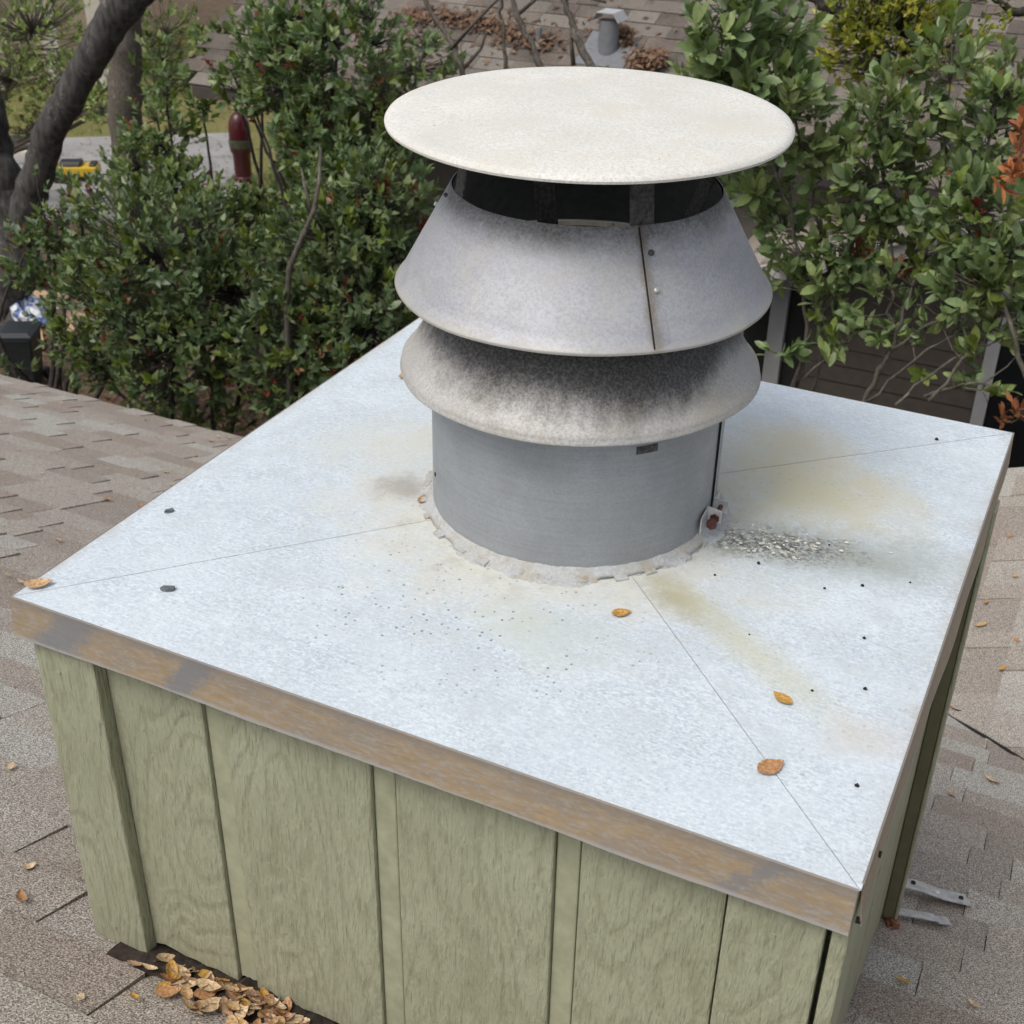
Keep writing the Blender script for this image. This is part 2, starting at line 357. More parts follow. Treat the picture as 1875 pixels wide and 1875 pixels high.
c = q.mix(q.rng(f, .42, .68), q.mix(1, t, (.62, .55, .48), 'MULTIPLY'), q.mix(1, t, (1.2, 1.2, 1.15), 'MULTIPLY'))
MAT['dry'] = q.done(c, q.bump(f, .35, .001))
def bark(name, a, b, sc=1):
    q = NT(name, .85, .2); f = q.noise(1, 7, .75, q.map(sc=(34 * sc, 34 * sc, 12 * sc))); g = q.voro(1, q.map(sc=(16 * sc, 16 * sc, 5 * sc)))
    h = q.math('ADD', f, q.math('MULTIPLY', g, .6))
    c = q.mix(q.rng(h, .5, 1.0), a, b); c = q.mix(q.math('MULTIPLY', q.rng(q.noise(7, 5, .7), .58, .7), .7), c, tuple(min(1, x * 2.2) for x in b))
    return q.done(c, q.bump(h, .9, .03 / sc))
MAT['bark'] = bark('oak_bark', (.035, .032, .030), (.105, .098, .092))
MAT['stem'] = bark('shrub_stem_bark', (.07, .062, .05), (.145, .128, .105), 3)
MAT['darkstem'] = bark('dark_twig_bark', (.03, .026, .022), (.07, .062, .055), 3)

# --- surroundings
q = NT('leaf_litter_soil', .95, .15); f = q.noise(7, 6, .7); v1 = q.voro(26, out='Color')
c = q.mix(q.rng(f, .35, .65), (.085, .062, .042), (.17, .125, .085)); c = q.mix(.35, c, q.mix(1, c, v1, 'MULTIPLY'))
MAT['ground'] = q.done(c, q.bump(f, .6, .05))
q = NT('dry_lawn', .95, .15); f = q.noise(2.2, 6, .7); g = q.noise(24, 4, .8)
c = q.mix(q.rng(f, .35, .62), (.22, .23, .075), (.34, .28, .13)); c = q.mix(q.rng(g, .35, .7), q.mix(1, c, (.5, .55, .45), 'MULTIPLY'), c)
MAT['lawn'] = q.done(c, q.bump(g, .8, .06))
q = NT('weathered_concrete', .85, .25); f = q.noise(1.8, 6, .7); g = q.noise(40, 4, .7)
c = q.mix(q.rng(f, .3, .7), (.23, .225, .22), (.34, .33, .315)); c = q.mix(q.rng(g, .3, .7, 0, .3), c, (.18, .175, .17))
MAT['concrete'] = q.done(c, q.bump(g, .3, .01))
MAT['asphalt'] = plain('road_asphalt', (.20, .20, .21), .9, .2, 20, .2)
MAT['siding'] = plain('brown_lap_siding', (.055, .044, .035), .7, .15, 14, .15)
MAT['white'] = plain('dull_white_trim', (.27, .27, .27), .6, .08, 9, .05)
MAT['fasc'] = plain('grey_white_fascia', (.40, .385, .35), .6, .1, 9, .05)
MAT['glass'] = plain('dark_window_glass', (.008, .009, .010), .08, .2, 4)
MAT['beige'] = plain('beige_masonry', (.60, .50, .37), .9, .22, 6, .4)
MAT['trimpost'] = plain('pale_stone_post', (.58, .54, .46), .8, .1, 8, .1)
MAT['ventgrey'] = plain('painted_vent_grey', (.16, .165, .175), .55, .12, 20, .05)
MAT['ventcap'] = plain('vent_cap_metal', (.44, .45, .46), .5, .15, 30, 0, .2)
MAT['binblack'] = plain('black_bin_plastic', (.012, .016, .018), .45, .2, 8)
MAT['binblue'] = plain('navy_bin_plastic', (.012, .018, .04), .45, .2, 8)
MAT['maroon'] = plain('dark_red_paint', (.060, .006, .009), .3, .25, 12)
MAT['yellow'] = plain('yellow_plastic', (.55, .36, .02), .4, .12, 9)
MAT['black'] = plain('black_plastic', (.015, .015, .016), .5, .2, 9)
MAT['card'] = plain('tan_cardboard', (.44, .31, .18), .85, .15, 10, .2)
q = NT('white_blue_bag_plastic', .3, .5); f = q.noise(7, 3, .6)
MAT['bag'] = q.done(q.mix(q.rng(f, .5, .58), (.70, .72, .74), (.10, .16, .36)), q.bump(q.noise(22, 4), .6, .03))

# ================================================================ ground and surroundings sheets
GZ = -4.8
def sheet(name, pts, z, mat, thick=0):
    m = MB(); n = len(pts)
    if not thick: m.add([(x, y, z) for x, y in pts], [tuple(range(n))])
    else:
        m.add([(x, y, z) for x, y in pts] + [(x, y, z - thick) for x, y in pts], [tuple(range(n)), tuple(range(2 * n - 1, n - 1, -1))] + [(i, i + n, (i + 1) % n + n, (i + 1) % n) for i in range(n)])
    o = m.obj(name, mat); o['kind'] = 'structure'; return o
sheet('ground', [(-400, -300), (400, -300), (400, 500), (-400, 500)], GZ, MAT['ground'])
sheet('lawn', [(-15.4, 14.0), (-12.8, 14.6), (-10.6, 13.4), (-8.8, 15.2), (-9.6, 22.5), (-20, 24), (-27, 20), (-22, 10.0)], GZ + .012, MAT['lawn'])
# concrete drive: slabs with joints
drive = empty('driveway', (-13, 12, GZ)); drive['kind'] = 'structure'
ux = Vector((.80, .60, 0)).normalized(); uy = Vector((-.60, .80, 0)).normalized(); o0 = Vector((-15.6, 9.0, 0))
for i in range(4):
    for j in range(3):
        a = o0 + ux * (i * 1.62) + uy * (j * 1.50); m = MB(); z1 = GZ + .05 + rng.uniform(-.006, .006)
        c4 = [a, a + ux * 1.59, a + ux * 1.59 + uy * 1.47, a + uy * 1.47]
        m.add([(*p[:2], GZ - .05) for p in c4] + [(*p[:2], z1) for p in c4], [(3, 2, 1, 0), (4, 5, 6, 7), (0, 1, 5, 4), (1, 2, 6, 5), (2, 3, 7, 6), (3, 0, 4, 7)])
        m.obj('slab', MAT['concrete'], drive, bevel=.008)
# pale kerb and a piece of the road left of it
k = MB(); k.add([(-20, 10.6, GZ), (-15.1, 13.55, GZ), (-15.2, 13.75, GZ), (-20.1, 10.8, GZ), (-20, 10.6, GZ + .13), (-15.1, 13.55, GZ + .13), (-15.2, 13.75, GZ + .13), (-20.1, 10.8, GZ + .13)],
              [(4, 5, 6, 7), (0, 1, 5, 4), (1, 2, 6, 5), (2, 3, 7, 6), (3, 0, 4, 7)])
ko = k.obj('kerb', MAT['trimpost']); ko['kind'] = 'structure'
sheet('road', [(-30, -4), (-16.2, 8.0), (-15.0, 13.5), (-20, 10.55), (-34, 2)], GZ + .02, MAT['asphalt'])

# ================================================================ roofs built of shingles
PAL = [(.375, .343, .305), (.345, .302, .264), (.405, .386, .352), (.300, .254, .218), (.362, .325, .288), (.300, .262, .230)]
PAL = [tuple(np.array(c_) * (.98, .98, .96)) for c_ in PAL]
def shingle_roof(roof, o, u, v, ur, vr, expo, nsep, inside=None, hi=.0115, lo=.005, wr=(.10, .34), pal=PAL, seed=1, sort_in=None):
    """courses of laminated tabs on the plane o + a*u + b*v (v points up the slope); the nsep nearest in view are single objects"""
    rg = random.Random(seed); u = np.array(u, float); v = np.array(v, float); o = np.array(o, float); nrm = np.cross(u, v)
    if nrm[2] < 0: nrm = -nrm
    Ws = [wr[0] + (wr[1] - wr[0]) * k / 5 for k in range(6)]; pieces = []
    k = 0; b = vr[0]
    while b < vr[1]:
        a = ur[0] - rg.random() * .3; flip = rg.random() < .5
        while a < ur[1]:
            wi = rg.randrange(6); w = Ws[wi]; flip = not flip if rg.random() < .8 else flip
            cx = a + w / 2
            if inside is None or inside(cx, b + expo / 2): pieces.append((a, b, wi, rg.randrange(len(pal)), flip))
            a += w + .002
        b += expo
    def geo(wi, hflag):
        w = Ws[wi]; h = hi if hflag else lo; L = expo * 1.35; j = .0
        p = [(0, 0, .0005), (w, 0, .0005), (w, L, .0002), (0, L, .0002), (0, 0, h), (w, 0, h), (w, L, .0015), (0, L, .0015)]
        return p, [(4, 5, 6, 7), (0, 1, 5, 4), (1, 2, 6, 5), (3, 0, 4, 7)]
    P = np.array([o + (a + Ws[wi] / 2) * u + (b + expo / 2) * v for a, b, wi, ti, fl in pieces])
    X, Y, D = project(P); vis = (X > -60) & (X < 1935) & (Y > -60) & (Y < 1935) & (D > 0)
    if sort_in is not None: vis &= sort_in(X, Y)
    order = sorted(range(len(pieces)), key=lambda i: (not vis[i], D[i])); sep = set(order[:nsep])
    cache = {}; bulk = MB(); T = Matrix([[u[0], v[0], nrm[0], 0], [u[1], v[1], nrm[1], 0], [u[2], v[2], nrm[2], 0], [0, 0, 0, 1]])
    for i, (a, b, wi, ti, fl) in enumerate(pieces):
        org = o + a * u + b * v; org = org + nrm * rg.uniform(0, .0012); sk = rg.uniform(-.004, .004)
        if i in sep:
            key = (wi, ti, fl)
            if key not in cache:
                m = MB(); p, f = geo(wi, fl); m.add(p, f, pal[ti]); cache[key] = m.mesh('shingle', MAT['shingle'])
            s = bpy.data.objects.new('shingle', cache[key]); COL.objects.link(s); s.parent = roof
            s.matrix_local = Matrix.Translation(Vector(org + sk * v) - Vector(ORG[roof.name])) @ T
        else:
            p, f = geo(wi, fl); bulk.add([org + q_[0] * u + (q_[1] + sk) * v + q_[2] * nrm for q_ in p], f, pal[ti])
    if bulk.v:
        f = bulk.obj('shingle_field', MAT['shingle'], roof); f['kind'] = 'stuff'

SL = .4; cs = 1 / math.sqrt(1 + SL * SL)
RZ0 = -.695                                    # roof height at y = -.58
def roofz(y): return RZ0 - SL * (y + .58)
EAVE_Y = 3.41
house = empty('house', (0, 3.0, GZ)); tag(house, 'low house whose brown-grey shingle roof carries the chimney', 'house')
m = MB(); yy0, yy1 = -3.2, EAVE_Y
m.add([(-7, yy0, roofz(yy0) - .004), (7, yy0, roofz(yy0) - .004), (7, yy1, roofz(yy1) - .004), (-7, yy1, roofz(yy1) - .004),
       (-7, yy0, roofz(yy0) - .13), (7, yy0, roofz(yy0) - .13), (7, yy1, roofz(yy1) - .13), (-7, yy1, roofz(yy1) - .13)],
      [(0, 1, 2, 3), (7, 6, 5, 4), (0, 4, 5, 1), (1, 5, 6, 2), (2, 6, 7, 3), (3, 7, 4, 0)])
roofA = m.obj('roof', MAT['deck'], house)
# wing roof on the right: falls towards -x, meets the main roof in a valley
VX, VY = .557, 2.05; VZ = roofz(VY)
def wingz(x): return VZ + SL * (x - VX)
RAKE_Y = 3.9
m = MB(); x0, x1 = -.9, 5.0
m.add([(x0, .2, wingz(x0) - .004), (x1, .2, wingz(x1) - .004), (x1, RAKE_Y, wingz(x1) - .004), (x0, RAKE_Y, wingz(x0) - .004),
       (x0, .2, wingz(x0) - .13), (x1, .2, wingz(x1) - .13), (x1, RAKE_Y, wingz(x1) - .13), (x0, RAKE_Y, wingz(x0) - .13)],
      [(0, 1, 2, 3), (7, 6, 5, 4), (0, 4, 5, 1), (1, 5, 6, 2), (2, 6, 7, 3), (3, 7, 4, 0)])
roofB = m.obj('wing_roof', MAT['deck'], house)
MB().box((-6.6, 2.6, GZ), (6.6, 2.9, roofz(2.9) - .14)).obj('wall', MAT['board'], house)
MB().box((-7.02, EAVE_Y, roofz(EAVE_Y) - .17), (-.82, EAVE_Y + .025, roofz(EAVE_Y) - .006)).obj('eave_board', MAT['eave'], house)
dv = np.array([1, -1, 0.]); a0 = np.array([VX, VY, 0]) - .35 * dv; pts = []
for i in range(30):
    p_ = a0 + dv * i * .055; pts.append((p_[0] + rng.normal(0, .0025), p_[1] + rng.normal(0, .0025), roofz(p_[1]) + .010))
MB().tube(pts, [.0042 + .0015 * abs(rng.normal()) for _ in pts], 6).obj('valley_seam', MAT['dark'], house)
in_view = lambda X, Y: ~((X > 210) & (X < 1560) & (Y > 650))
shingle_roof(roofA, (0, EAVE_Y, roofz(EAVE_Y)), (1, 0, 0), (0, -cs, SL * cs), (-6.0, 2.2), (-.02, (EAVE_Y + 1.6) / cs), .146, 215,
             inside=lambda a, b: not (a > .9 and b < .3) and not (abs(a) < .52 and (EAVE_Y - b * cs) < .5 and (EAVE_Y - b * cs) > -.5), seed=5, sort_in=in_view)
shingle_roof(roofB, (-.85, RAKE_Y, wingz(-.85)), (0, -1, 0), (cs, 0, SL * cs), (0, 3.6), (-.01, 4.4), .152, 85, seed=9,
             inside=lambda a, b: (-.85 + b * cs) > VX - ((RAKE_Y - a) - VY) - .25, sort_in=lambda X, Y: X > 1600)

# ================================================================ chimney chase
chase = empty('chimney_chase', (0, 0, -.95))
tag(chase, 'square chimney chase clad in olive painted boards with a galvanised sheet top', 'chimney')
core = MB(); core.add([(-.55, -.55, roofz(-.55) - .02), (.55, -.55, roofz(-.55) - .02), (.55, .55, roofz(.55) - .02), (-.55, .55, roofz(.55) - .02), (-.55, -.55, -.006), (.55, -.55, -.006), (.55, .55, -.006), (-.55, .55, -.006)],
         [(3, 2, 1, 0), (4, 5, 6, 7), (0, 1, 5, 4), (1, 2, 6, 5), (2, 3, 7, 6), (3, 0, 4, 7)]); core.obj('core', MAT['dark'], chase)
def board(name, ax, a0, a1, d0, d1, zb, zt=-.004, bev=.003, ragged=.004, mat=None):
    """vertical board; ax 'f' front (normal -y), 'r' right (+x), 'l' left (-x), 'b' back (+y); a = span, d = depth from centre; zb = bottom heights"""
    n = 9; m = MB(); vs = []
    rag = [zb[0] + (zb[1] - zb[0]) * i / (n - 1) + rng.uniform(-ragged, ragged) for i in range(n)]
    for d in (d0, d1):
        for z in (None, zt):
            for i in range(n):
                a = a0 + (a1 - a0) * i / (n - 1); zz = rag[i] if z is None else z
                vs.append({'f': (a, -d, zz), 'b': (-a, d, zz), 'r': (d, a, zz), 'l': (-d, -a, zz)}[ax])
    fs = []
    for i in range(n - 1):
        q0, q1, q2, q3 = i, n + i, 2 * n + i, 3 * n + i
        fs += [(q2, q2 + 1, q3 + 1, q3), (q0 + 1, q0, q1, q1 + 1), (q0, q0 + 1, q2 + 1, q2), (q1 + 1, q1, q3, q3 + 1)]
    fs += [(0, 2 * n, 3 * n, n), (2 * n - 1, 4 * n - 1, 3 * n - 1, n - 1)]
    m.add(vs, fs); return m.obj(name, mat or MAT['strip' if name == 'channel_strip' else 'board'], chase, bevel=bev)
FB = -.678
board('corner_board', 'f', -.585, -.474, .566, .592, (-.690, -.684))
board('board', 'f', -.4735, -.305, .552, .571, (-.672, -.674))
board('channel_strip', 'f', -.3045, -.2718, .545, .564, (-.670, -.665))
board('board', 'f', -.2685, -.033, .552, .571, (-.676, -.672))
board('channel_strip', 'f', -.0325, .0012, .545, .564, (-.68, -.68))
board('board', 'f', .005, .233, .552, .571, (-.675, -.68))
board('channel_strip', 'f', .2335, .2655, .545, .564, (-.68, -.68))
board('board', 'f', .269, .4535, .552, .572, (-.68, -.68))
board('corner_board', 'f', .458, .572, .573, .588, (-.685, -.68))
def rb(y): return roofz(y) + .022
board('corner_board', 'r', -.590, -.49, .5785, .598, (rb(-.59), rb(-.49)))
for a, b in ((-.488, -.255), (-.23, .02), (.045, .30), (.325, .58)): board('board', 'r', a, b, .552, .577, (rb(a), rb(b)))
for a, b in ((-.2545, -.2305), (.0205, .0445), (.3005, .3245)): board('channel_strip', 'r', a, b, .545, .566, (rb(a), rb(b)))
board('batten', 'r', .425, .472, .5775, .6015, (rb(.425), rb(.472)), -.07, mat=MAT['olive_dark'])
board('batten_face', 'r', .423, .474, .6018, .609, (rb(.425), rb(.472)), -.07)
for s in ('l', 'b'):
    for i in range(4):
        a = -.56 + i * .28; yb = (lambda t: rb(-t)) if s == 'l' else (lambda t: rb(.58))
        board('board', s, a, a + .255, .552, .577, (yb(a), yb(a + .255)))
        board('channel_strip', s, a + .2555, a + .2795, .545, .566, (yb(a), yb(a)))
# nail heads on the boards
for x, y, z in ((-.537, -.592, -.648), (-.545, -.592, -.12), (.515, -.5885, -.125), (-.42, -.571, -.62), (.13, -.571, -.64)):
    MB().tube([(x, y + .001, z), (x, y - .0012, z)], .004, 10).obj('nail_head', MAT['board'], chase)
# sheet top: four shallow panels rising to the pipe, creases between them
AP = .020
def tri_panel(k):
    c4 = [(-.6, -.6), (.6, -.6), (.6, .6), (-.6, .6)]; A = np.array(c4[k]); B = np.array(c4[(k + 1) % 4]); Cn = np.zeros(2)
    mid = (A + B) / 2; inw = -mid / np.linalg.norm(mid); g = .0004
    m = MB(); n = 24; vs = []; fs = []
    tdir = (B - A) / np.linalg.norm(B - A)
    for i in range(n + 1):
        s = i / n; hw = .6 * (1 - s); 
        for j in range(n + 1):
            t = (j / n - .5) * 2 * max(hw - g * 1.4, 0); p = mid + inw * (.6 * s) + tdir * t
            z = AP * s + .0011 * math.sin(p[0] * 9 + 1) * math.sin(p[1] * 7 + k) * (1 - abs(j / n - .5) * 2) * math.sin(math.pi * min(1, s * 1.2))
            z += .0014 * math.sin(p[0] * 21 + 3 * p[1] + k) * math.cos(p[1] * 17 - 5 * p[0]) * (1 - abs(j / n - .5) * 2) * min(1, 4 * s)
            vs.append((p[0], p[1], z))
    for i in range(n):
        for j in range(n): a = i * (n + 1) + j; fs.append((a, a + 1, a + n + 2, a + n + 1))
    m.add(vs, fs)
    return m.obj('top_panel', MAT['top'], chase, smooth=True)
for k in range(4): tri_panel(k)
m = MB(); m.add([(-.598, -.598, -.0035), (.598, -.598, -.0035), (.598, .598, -.0035), (-.598, .598, -.0035), (0, 0, AP - .0045)], [(0, 1, 4), (1, 2, 4), (2, 3, 4), (3, 0, 4)])
m.obj('top_underlay', MAT['top'], chase)
# folded trim round the rim
def trim(k, a0, a1, kick, wav):
    n = 60; m = MB(); vs = []; rot = k * math.pi / 2
    for i in range(n + 1):
        a = a0 + (a1 - a0) * i / n; w = wav * math.sin(a * 7 + k) + wav * .5 * math.sin(a * 23 + 2 * k)
        zb = -.064 + .0016 * math.sin(a * 11 + k) + rng.uniform(-.0005, .0005)
        for d, z in ((.5985, .0006), (.6012, -.0004), (.6022 + kick * .3 + w * .4, -.03), (.6035 + kick + w, zb), (.6018 + kick + w, zb), (.6003 + kick * .3 + w * .4, -.03), (.5985, -.003)):
            x, y = a, -d; vs.append((x * math.cos(rot) - y * math.sin(rot), x * math.sin(rot) + y * math.cos(rot), z))
    fs = [(i * 7 + j, (i + 1) * 7 + j, (i + 1) * 7 + (j + 1) % 7, i * 7 + (j + 1) % 7) for i in range(n) for j in range(7)]
    fs += [tuple(range(7)), tuple(n * 7 + j for j in range(6, -1, -1))]
    m.add(vs, fs); return m.obj('edge_trim', MAT['trim'], chase, auto=30)
trim(0, -.601, .5975, .004, .0008); trim(1, -.588, .601, .003, .002); trim(2, -.60, .60, .002, .001); trim(3, -.60, .598, .003, .001)
for y_, z_ in ((-.50, -.035), (-.585, -.058)): MB().tube([(.606, y_, z_), (.600, y_, z_)], .004, 8).obj('nail_hole', MAT['dark'], chase)

# ================================================================ chimney vent (round louvred cowl)
VC = (.002, -.002)
vent = empty('chimney_vent', (VC[0], VC[1], .015))
tag(vent, 'round galvanised chimney cowl with two flared skirts and a flat lid', 'chimney vent')
wb = lambda ph, am: (lambda a, z: am * math.sin(3 * a + ph) + am * .7 * math.sin(5 * a + 2 * ph) + am * .5 * math.sin(9 * a + 3 * ph))
pipe = MB().lathe([(.2225, .002), (.2225, .014), (.2215, .020), (.2212, .10), (.2215, .29), (.2195, .29), (.2195, .002)], 128, VC, closed=True).obj('pipe', MAT['pipe'], vent, auto=35)
# lapped seam at the right of the pipe
def on_pipe(a, r, z): return (VC[0] + r * math.cos(a), VC[1] + r * math.sin(a), z)
SA = R(4)
m = MB().lathe([(.2216, .016), (.2245, .016), (.2245, .285), (.2216, .285)], 12, VC, SA, SA + R(26), closed=True); m.obj('lap_seam', MAT['pipe'], pipe, auto=35)
m = MB().lathe([(.2190, .020), (.2222, .020), (.2222, .285), (.2190, .285)], 2, VC, SA - R(.6), SA - R(.05), closed=True); m.obj('seam_gap', MAT['dark'], pipe)
m = MB(); a = R(-41)
m.lathe([(.2214, .207), (.2226, .207), (.2226, .218), (.2214, .218)], 8, VC, a - R(4.2), a + R(4.2), closed=True); m.obj('slot', MAT['strut'], pipe)
MB().tube([on_pipe(R(-127) - .22, .2205, .085), on_pipe(R(-127) - .22, .2224, .085)], .0035, 10).obj('drill_hole', MAT['dark'], pipe)
# bead of sealant and the flange tabs pressed in it
m = MB(); n = 260; vs = []
for i in range(n):
    a = 2 * math.pi * i / n; o_ = .2425 + .005 * math.sin(4 * a + 1) + .004 * math.sin(9 * a) + .003 * math.sin(17 * a + 2) + rng.uniform(-.0028, .0028)
    for r_, z_ in ((.2212, .0285), (.2245, .0240), (.2285, .0195), (.234, .0168), (o_ - .006, .0150), (o_ - .002, .0136), (o_ + .001, .0085)):
        vs.append((VC[0] + r_ * math.cos(a), VC[1] + r_ * math.sin(a), z_ + rng.uniform(-.0008, .0008) + .0007 * math.sin(31 * a)))
m.add(vs, [(i * 7 + j, ((i + 1) % n) * 7 + j, ((i + 1) % n) * 7 + j + 1, i * 7 + j + 1) for i in range(n) for j in range(6)])
seal = m.obj('sealant_ring', MAT['seal'], vent, smooth=True)
for i in range(28):
    a = 2 * math.pi * (i + .2) / 28 + rng.uniform(-.04, .04); r0 = .229 + rng.uniform(-.001, .003); l_ = rng.uniform(.009, .014); w_ = rng.uniform(.007, .011); z0 = .0172
    ca, sa = math.cos(a), math.sin(a); m = MB(); tl = rng.uniform(-.0005, .0012)
    def tp(r_, t_, z_): return (VC[0] + r_ * ca - t_ * sa, VC[1] + r_ * sa + t_ * ca, z_)
    m.add([tp(r0, -w_, z0 - .003), tp(r0 + l_, -w_, z0 - .005), tp(r0 + l_, w_, z0 - .005), tp(r0, w_, z0 - .003), tp(r0, -w_, z0 + .0016), tp(r0 + l_, -w_ * .9, z0 - .0006 + tl), tp(r0 + l_, w_ * .95, z0 - .0006), tp(r0, w_, z0 + .0016)],
          [(4, 5, 6, 7), (0, 1, 5, 4), (1, 2, 6, 5), (2, 3, 7, 6), (3, 0, 4, 7)])
    m.obj('flange_tab', MAT['tab'], vent)
# clamp ears with a rusty bolt on the right
br = empty('clamp', on_pipe(SA - .06, .223, .05)); br.parent = vent; br.location = Vector(ORG[br.name]) - Vector(ORG[vent.name])
BRO = Vector(ORG[br.name])
def bpart(name, m, mat, bev=0):
    o = m.obj(name, mat, None, bevel=bev); o.parent = br; o.location = -BRO; return o
ta = SA - .05
def ep(r_, t_, z_): return (VC[0] + r_ * math.cos(ta) - t_ * math.sin(ta), VC[1] + r_ * math.sin(ta) + t_ * math.cos(ta), z_)
for t0, t1, l_ in ((-.046, -.014, 0), (.016, .044, 0)):
    m = MB(); vs = [ep(r_, t_, z_) for r_, t_, z_ in ((.2228, t0, .034), (.2250, t0, .034), (.2250, t1, .044), (.2228, t1, .044), (.2228, t0, .060), (.2250, t0, .060), (.2250, t1, .066), (.2228, t1, .066))]
    m.add(vs, [(0, 3, 2, 1), (4, 5, 6, 7), (0, 1, 5, 4), (1, 2, 6, 5), (2, 3, 7, 6), (3, 0, 4, 7)]); bpart('strap_end', m, MAT['galv'])
    te = t1 if t0 < 0 else t0; m = MB()
    vs = [ep(r_, t_, z_) for r_, t_, z_ in ((.2228, te - .001, .044), (.246, te - .001, .042), (.246, te + .001, .042), (.2228, te + .001, .044), (.2228, te - .001, .066), (.246, te - .001, .062), (.246, te + .001, .062), (.2228, te + .001, .066))]
    m.add(vs, [(0, 3, 2, 1), (4, 5, 6, 7), (0, 1, 5, 4), (1, 2, 6, 5), (2, 3, 7, 6), (3, 0, 4, 7)]); bpart('clamp_ear', m, MAT['galv'])
m = MB().tube([ep(.236, -.030, .046), ep(.236, .024, .055)], .0034, 10); m.tube([ep(.236, -.034, .0455), ep(.236, -.026, .0465)], .0082, 6); m.tube([ep(.236, -.017, .048), ep(.236, -.011, .049)], .0075, 6); bpart('bolt', m, MAT['rust'])
# skirts: thin cones with a rolled bottom hem
def skirt(name, r0, z0, r1, z1, mat, ph, n=10, lip=0):
    pr = [(r0 + .0014, z0 - .0018), (r0 + .0022, z0 + .0008), (r0 + .0008, z0 + .0030)]
    if lip: pr += [(r0 + .0006, z0 + .007), (r0 - .0008, z0 + .013)]
    pr += [(r0 + (r1 - r0) * t, z0 + (z1 - z0) * t + lip * .006 * (1 - t)) for t in np.linspace(.12 if lip else .05, 1, n)]
    pr += [(r1 - .0012, z1), *[(r0 - .0012 + (r1 - r0) * t, z0 + (z1 - z0) * t - .0004) for t in np.linspace(.97, .04, n)], (r0 - .0012, z0)]
    return MB().lathe(pr, 128, VC, closed=True, wob=wb(ph, .0011)).obj(name, mat, vent, auto=50)
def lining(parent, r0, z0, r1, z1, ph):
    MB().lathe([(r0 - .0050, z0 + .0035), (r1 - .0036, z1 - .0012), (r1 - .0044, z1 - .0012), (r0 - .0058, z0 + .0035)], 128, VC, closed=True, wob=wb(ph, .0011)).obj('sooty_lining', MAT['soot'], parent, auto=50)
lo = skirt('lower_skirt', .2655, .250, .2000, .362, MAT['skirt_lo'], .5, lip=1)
up = skirt('upper_skirt', .2685, .380, .1890, .5205, MAT['skirt_up'], 2.1)
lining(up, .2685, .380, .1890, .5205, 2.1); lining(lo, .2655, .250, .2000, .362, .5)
def on_cone(a, z, off=.0): return (VC[0] + (.2685 - .0795 * (z - .38) / .1405 + off) * math.cos(a), VC[1] + (.2685 - .0795 * (z - .38) / .1405 + off) * math.sin(a), z)
# lapped seam of the upper skirt with rivets
sa_ = R(-46.5); m = MB(); rows = 10; vs = []
for i in range(rows + 1):
    z_ = .3815 + .1385 * i / rows
    for off, da in ((.0003, 0), (.0024, 0), (.0012, R(3.0)), (.0004, R(5.0))): vs.append(on_cone(sa_ + da + R(1.2) * (i / rows - .5) * 0, z_, off))
m.add(vs, [(i * 4 + j, i * 4 + j + 1, i * 4 + j + 5, i * 4 + j + 4) for i in range(rows) for j in range(3)] + [(0, 3, 2, 1), (rows * 4, rows * 4 + 1, rows * 4 + 2, rows * 4 + 3)])
m.obj('lap_seam', MAT['skirt_up'], up, auto=30)
m = MB(); m.tube([on_cone(sa_ - R(.25), z_, .0007) for z_ in np.linspace(.382, .519, 8)], .0011, 5); m.obj('seam_gap', MAT['dark'], up)
def rivet(a, z, parent, r=.0042, fn=None, mat='screw'):
    p0 = np.array(on_cone(a, z, -.001)); nn = np.array([math.cos(a) * .87, math.sin(a) * .87, .49]); m = MB()
    m.tube([p0, p0 + nn * .0045, p0 + nn * .0058], [r, r, r * .55], 10); return m.obj('rivet', MAT[mat], parent, smooth=False)
rivet(R(-43.7), .447, up, .0038, None, 'galv'); rivet(R(-43.6), .489, up, .004, None, 'strut'); rivet(R(-156), .484, up, .0034, None, 'galv'); rivet(R(-146), .508, up, .003, None, 'strut')
# sooty inner flue and the struts that carry the lid
MB().lathe([(.150, .10), (.150, .411), (.147, .411), (.147, .10)], 64, VC, closed=True).obj('inner_flue', MAT['soot'], vent, auto=40)
MB().lathe([(.1465, .30), (.0, .302)], 64, VC).obj('flue_stop', MAT['soot'], vent)
for k in range(4):
    a = R(-45 + 90 * k); ca, sa = math.cos(a), math.sin(a); m = MB(); w_ = .0165
    for (r0, z0), (r1, z1) in (((.198, .508), (.1825, .606)), ((.152, .40), (.1965, .510))):
        vs = []
        for r_, z_ in ((r0, z0), (r1, z1)):
            for t_, d_ in ((-w_, -.0012), (w_, -.0012), (w_, .0012), (-w_, .0012)): vs.append((VC[0] + (r_ + d_ - .010) * ca - t_ * sa, VC[1] + (r_ + d_ - .010) * sa + t_ * ca, z_))
        m.add(vs, [(0, 1, 2, 3)[::-1], (4, 5, 6, 7), (0, 1, 5, 4), (1, 2, 6, 5), (2, 3, 7, 6), (3, 0, 4, 7)])
    m.obj('strut', MAT['strut'], vent)
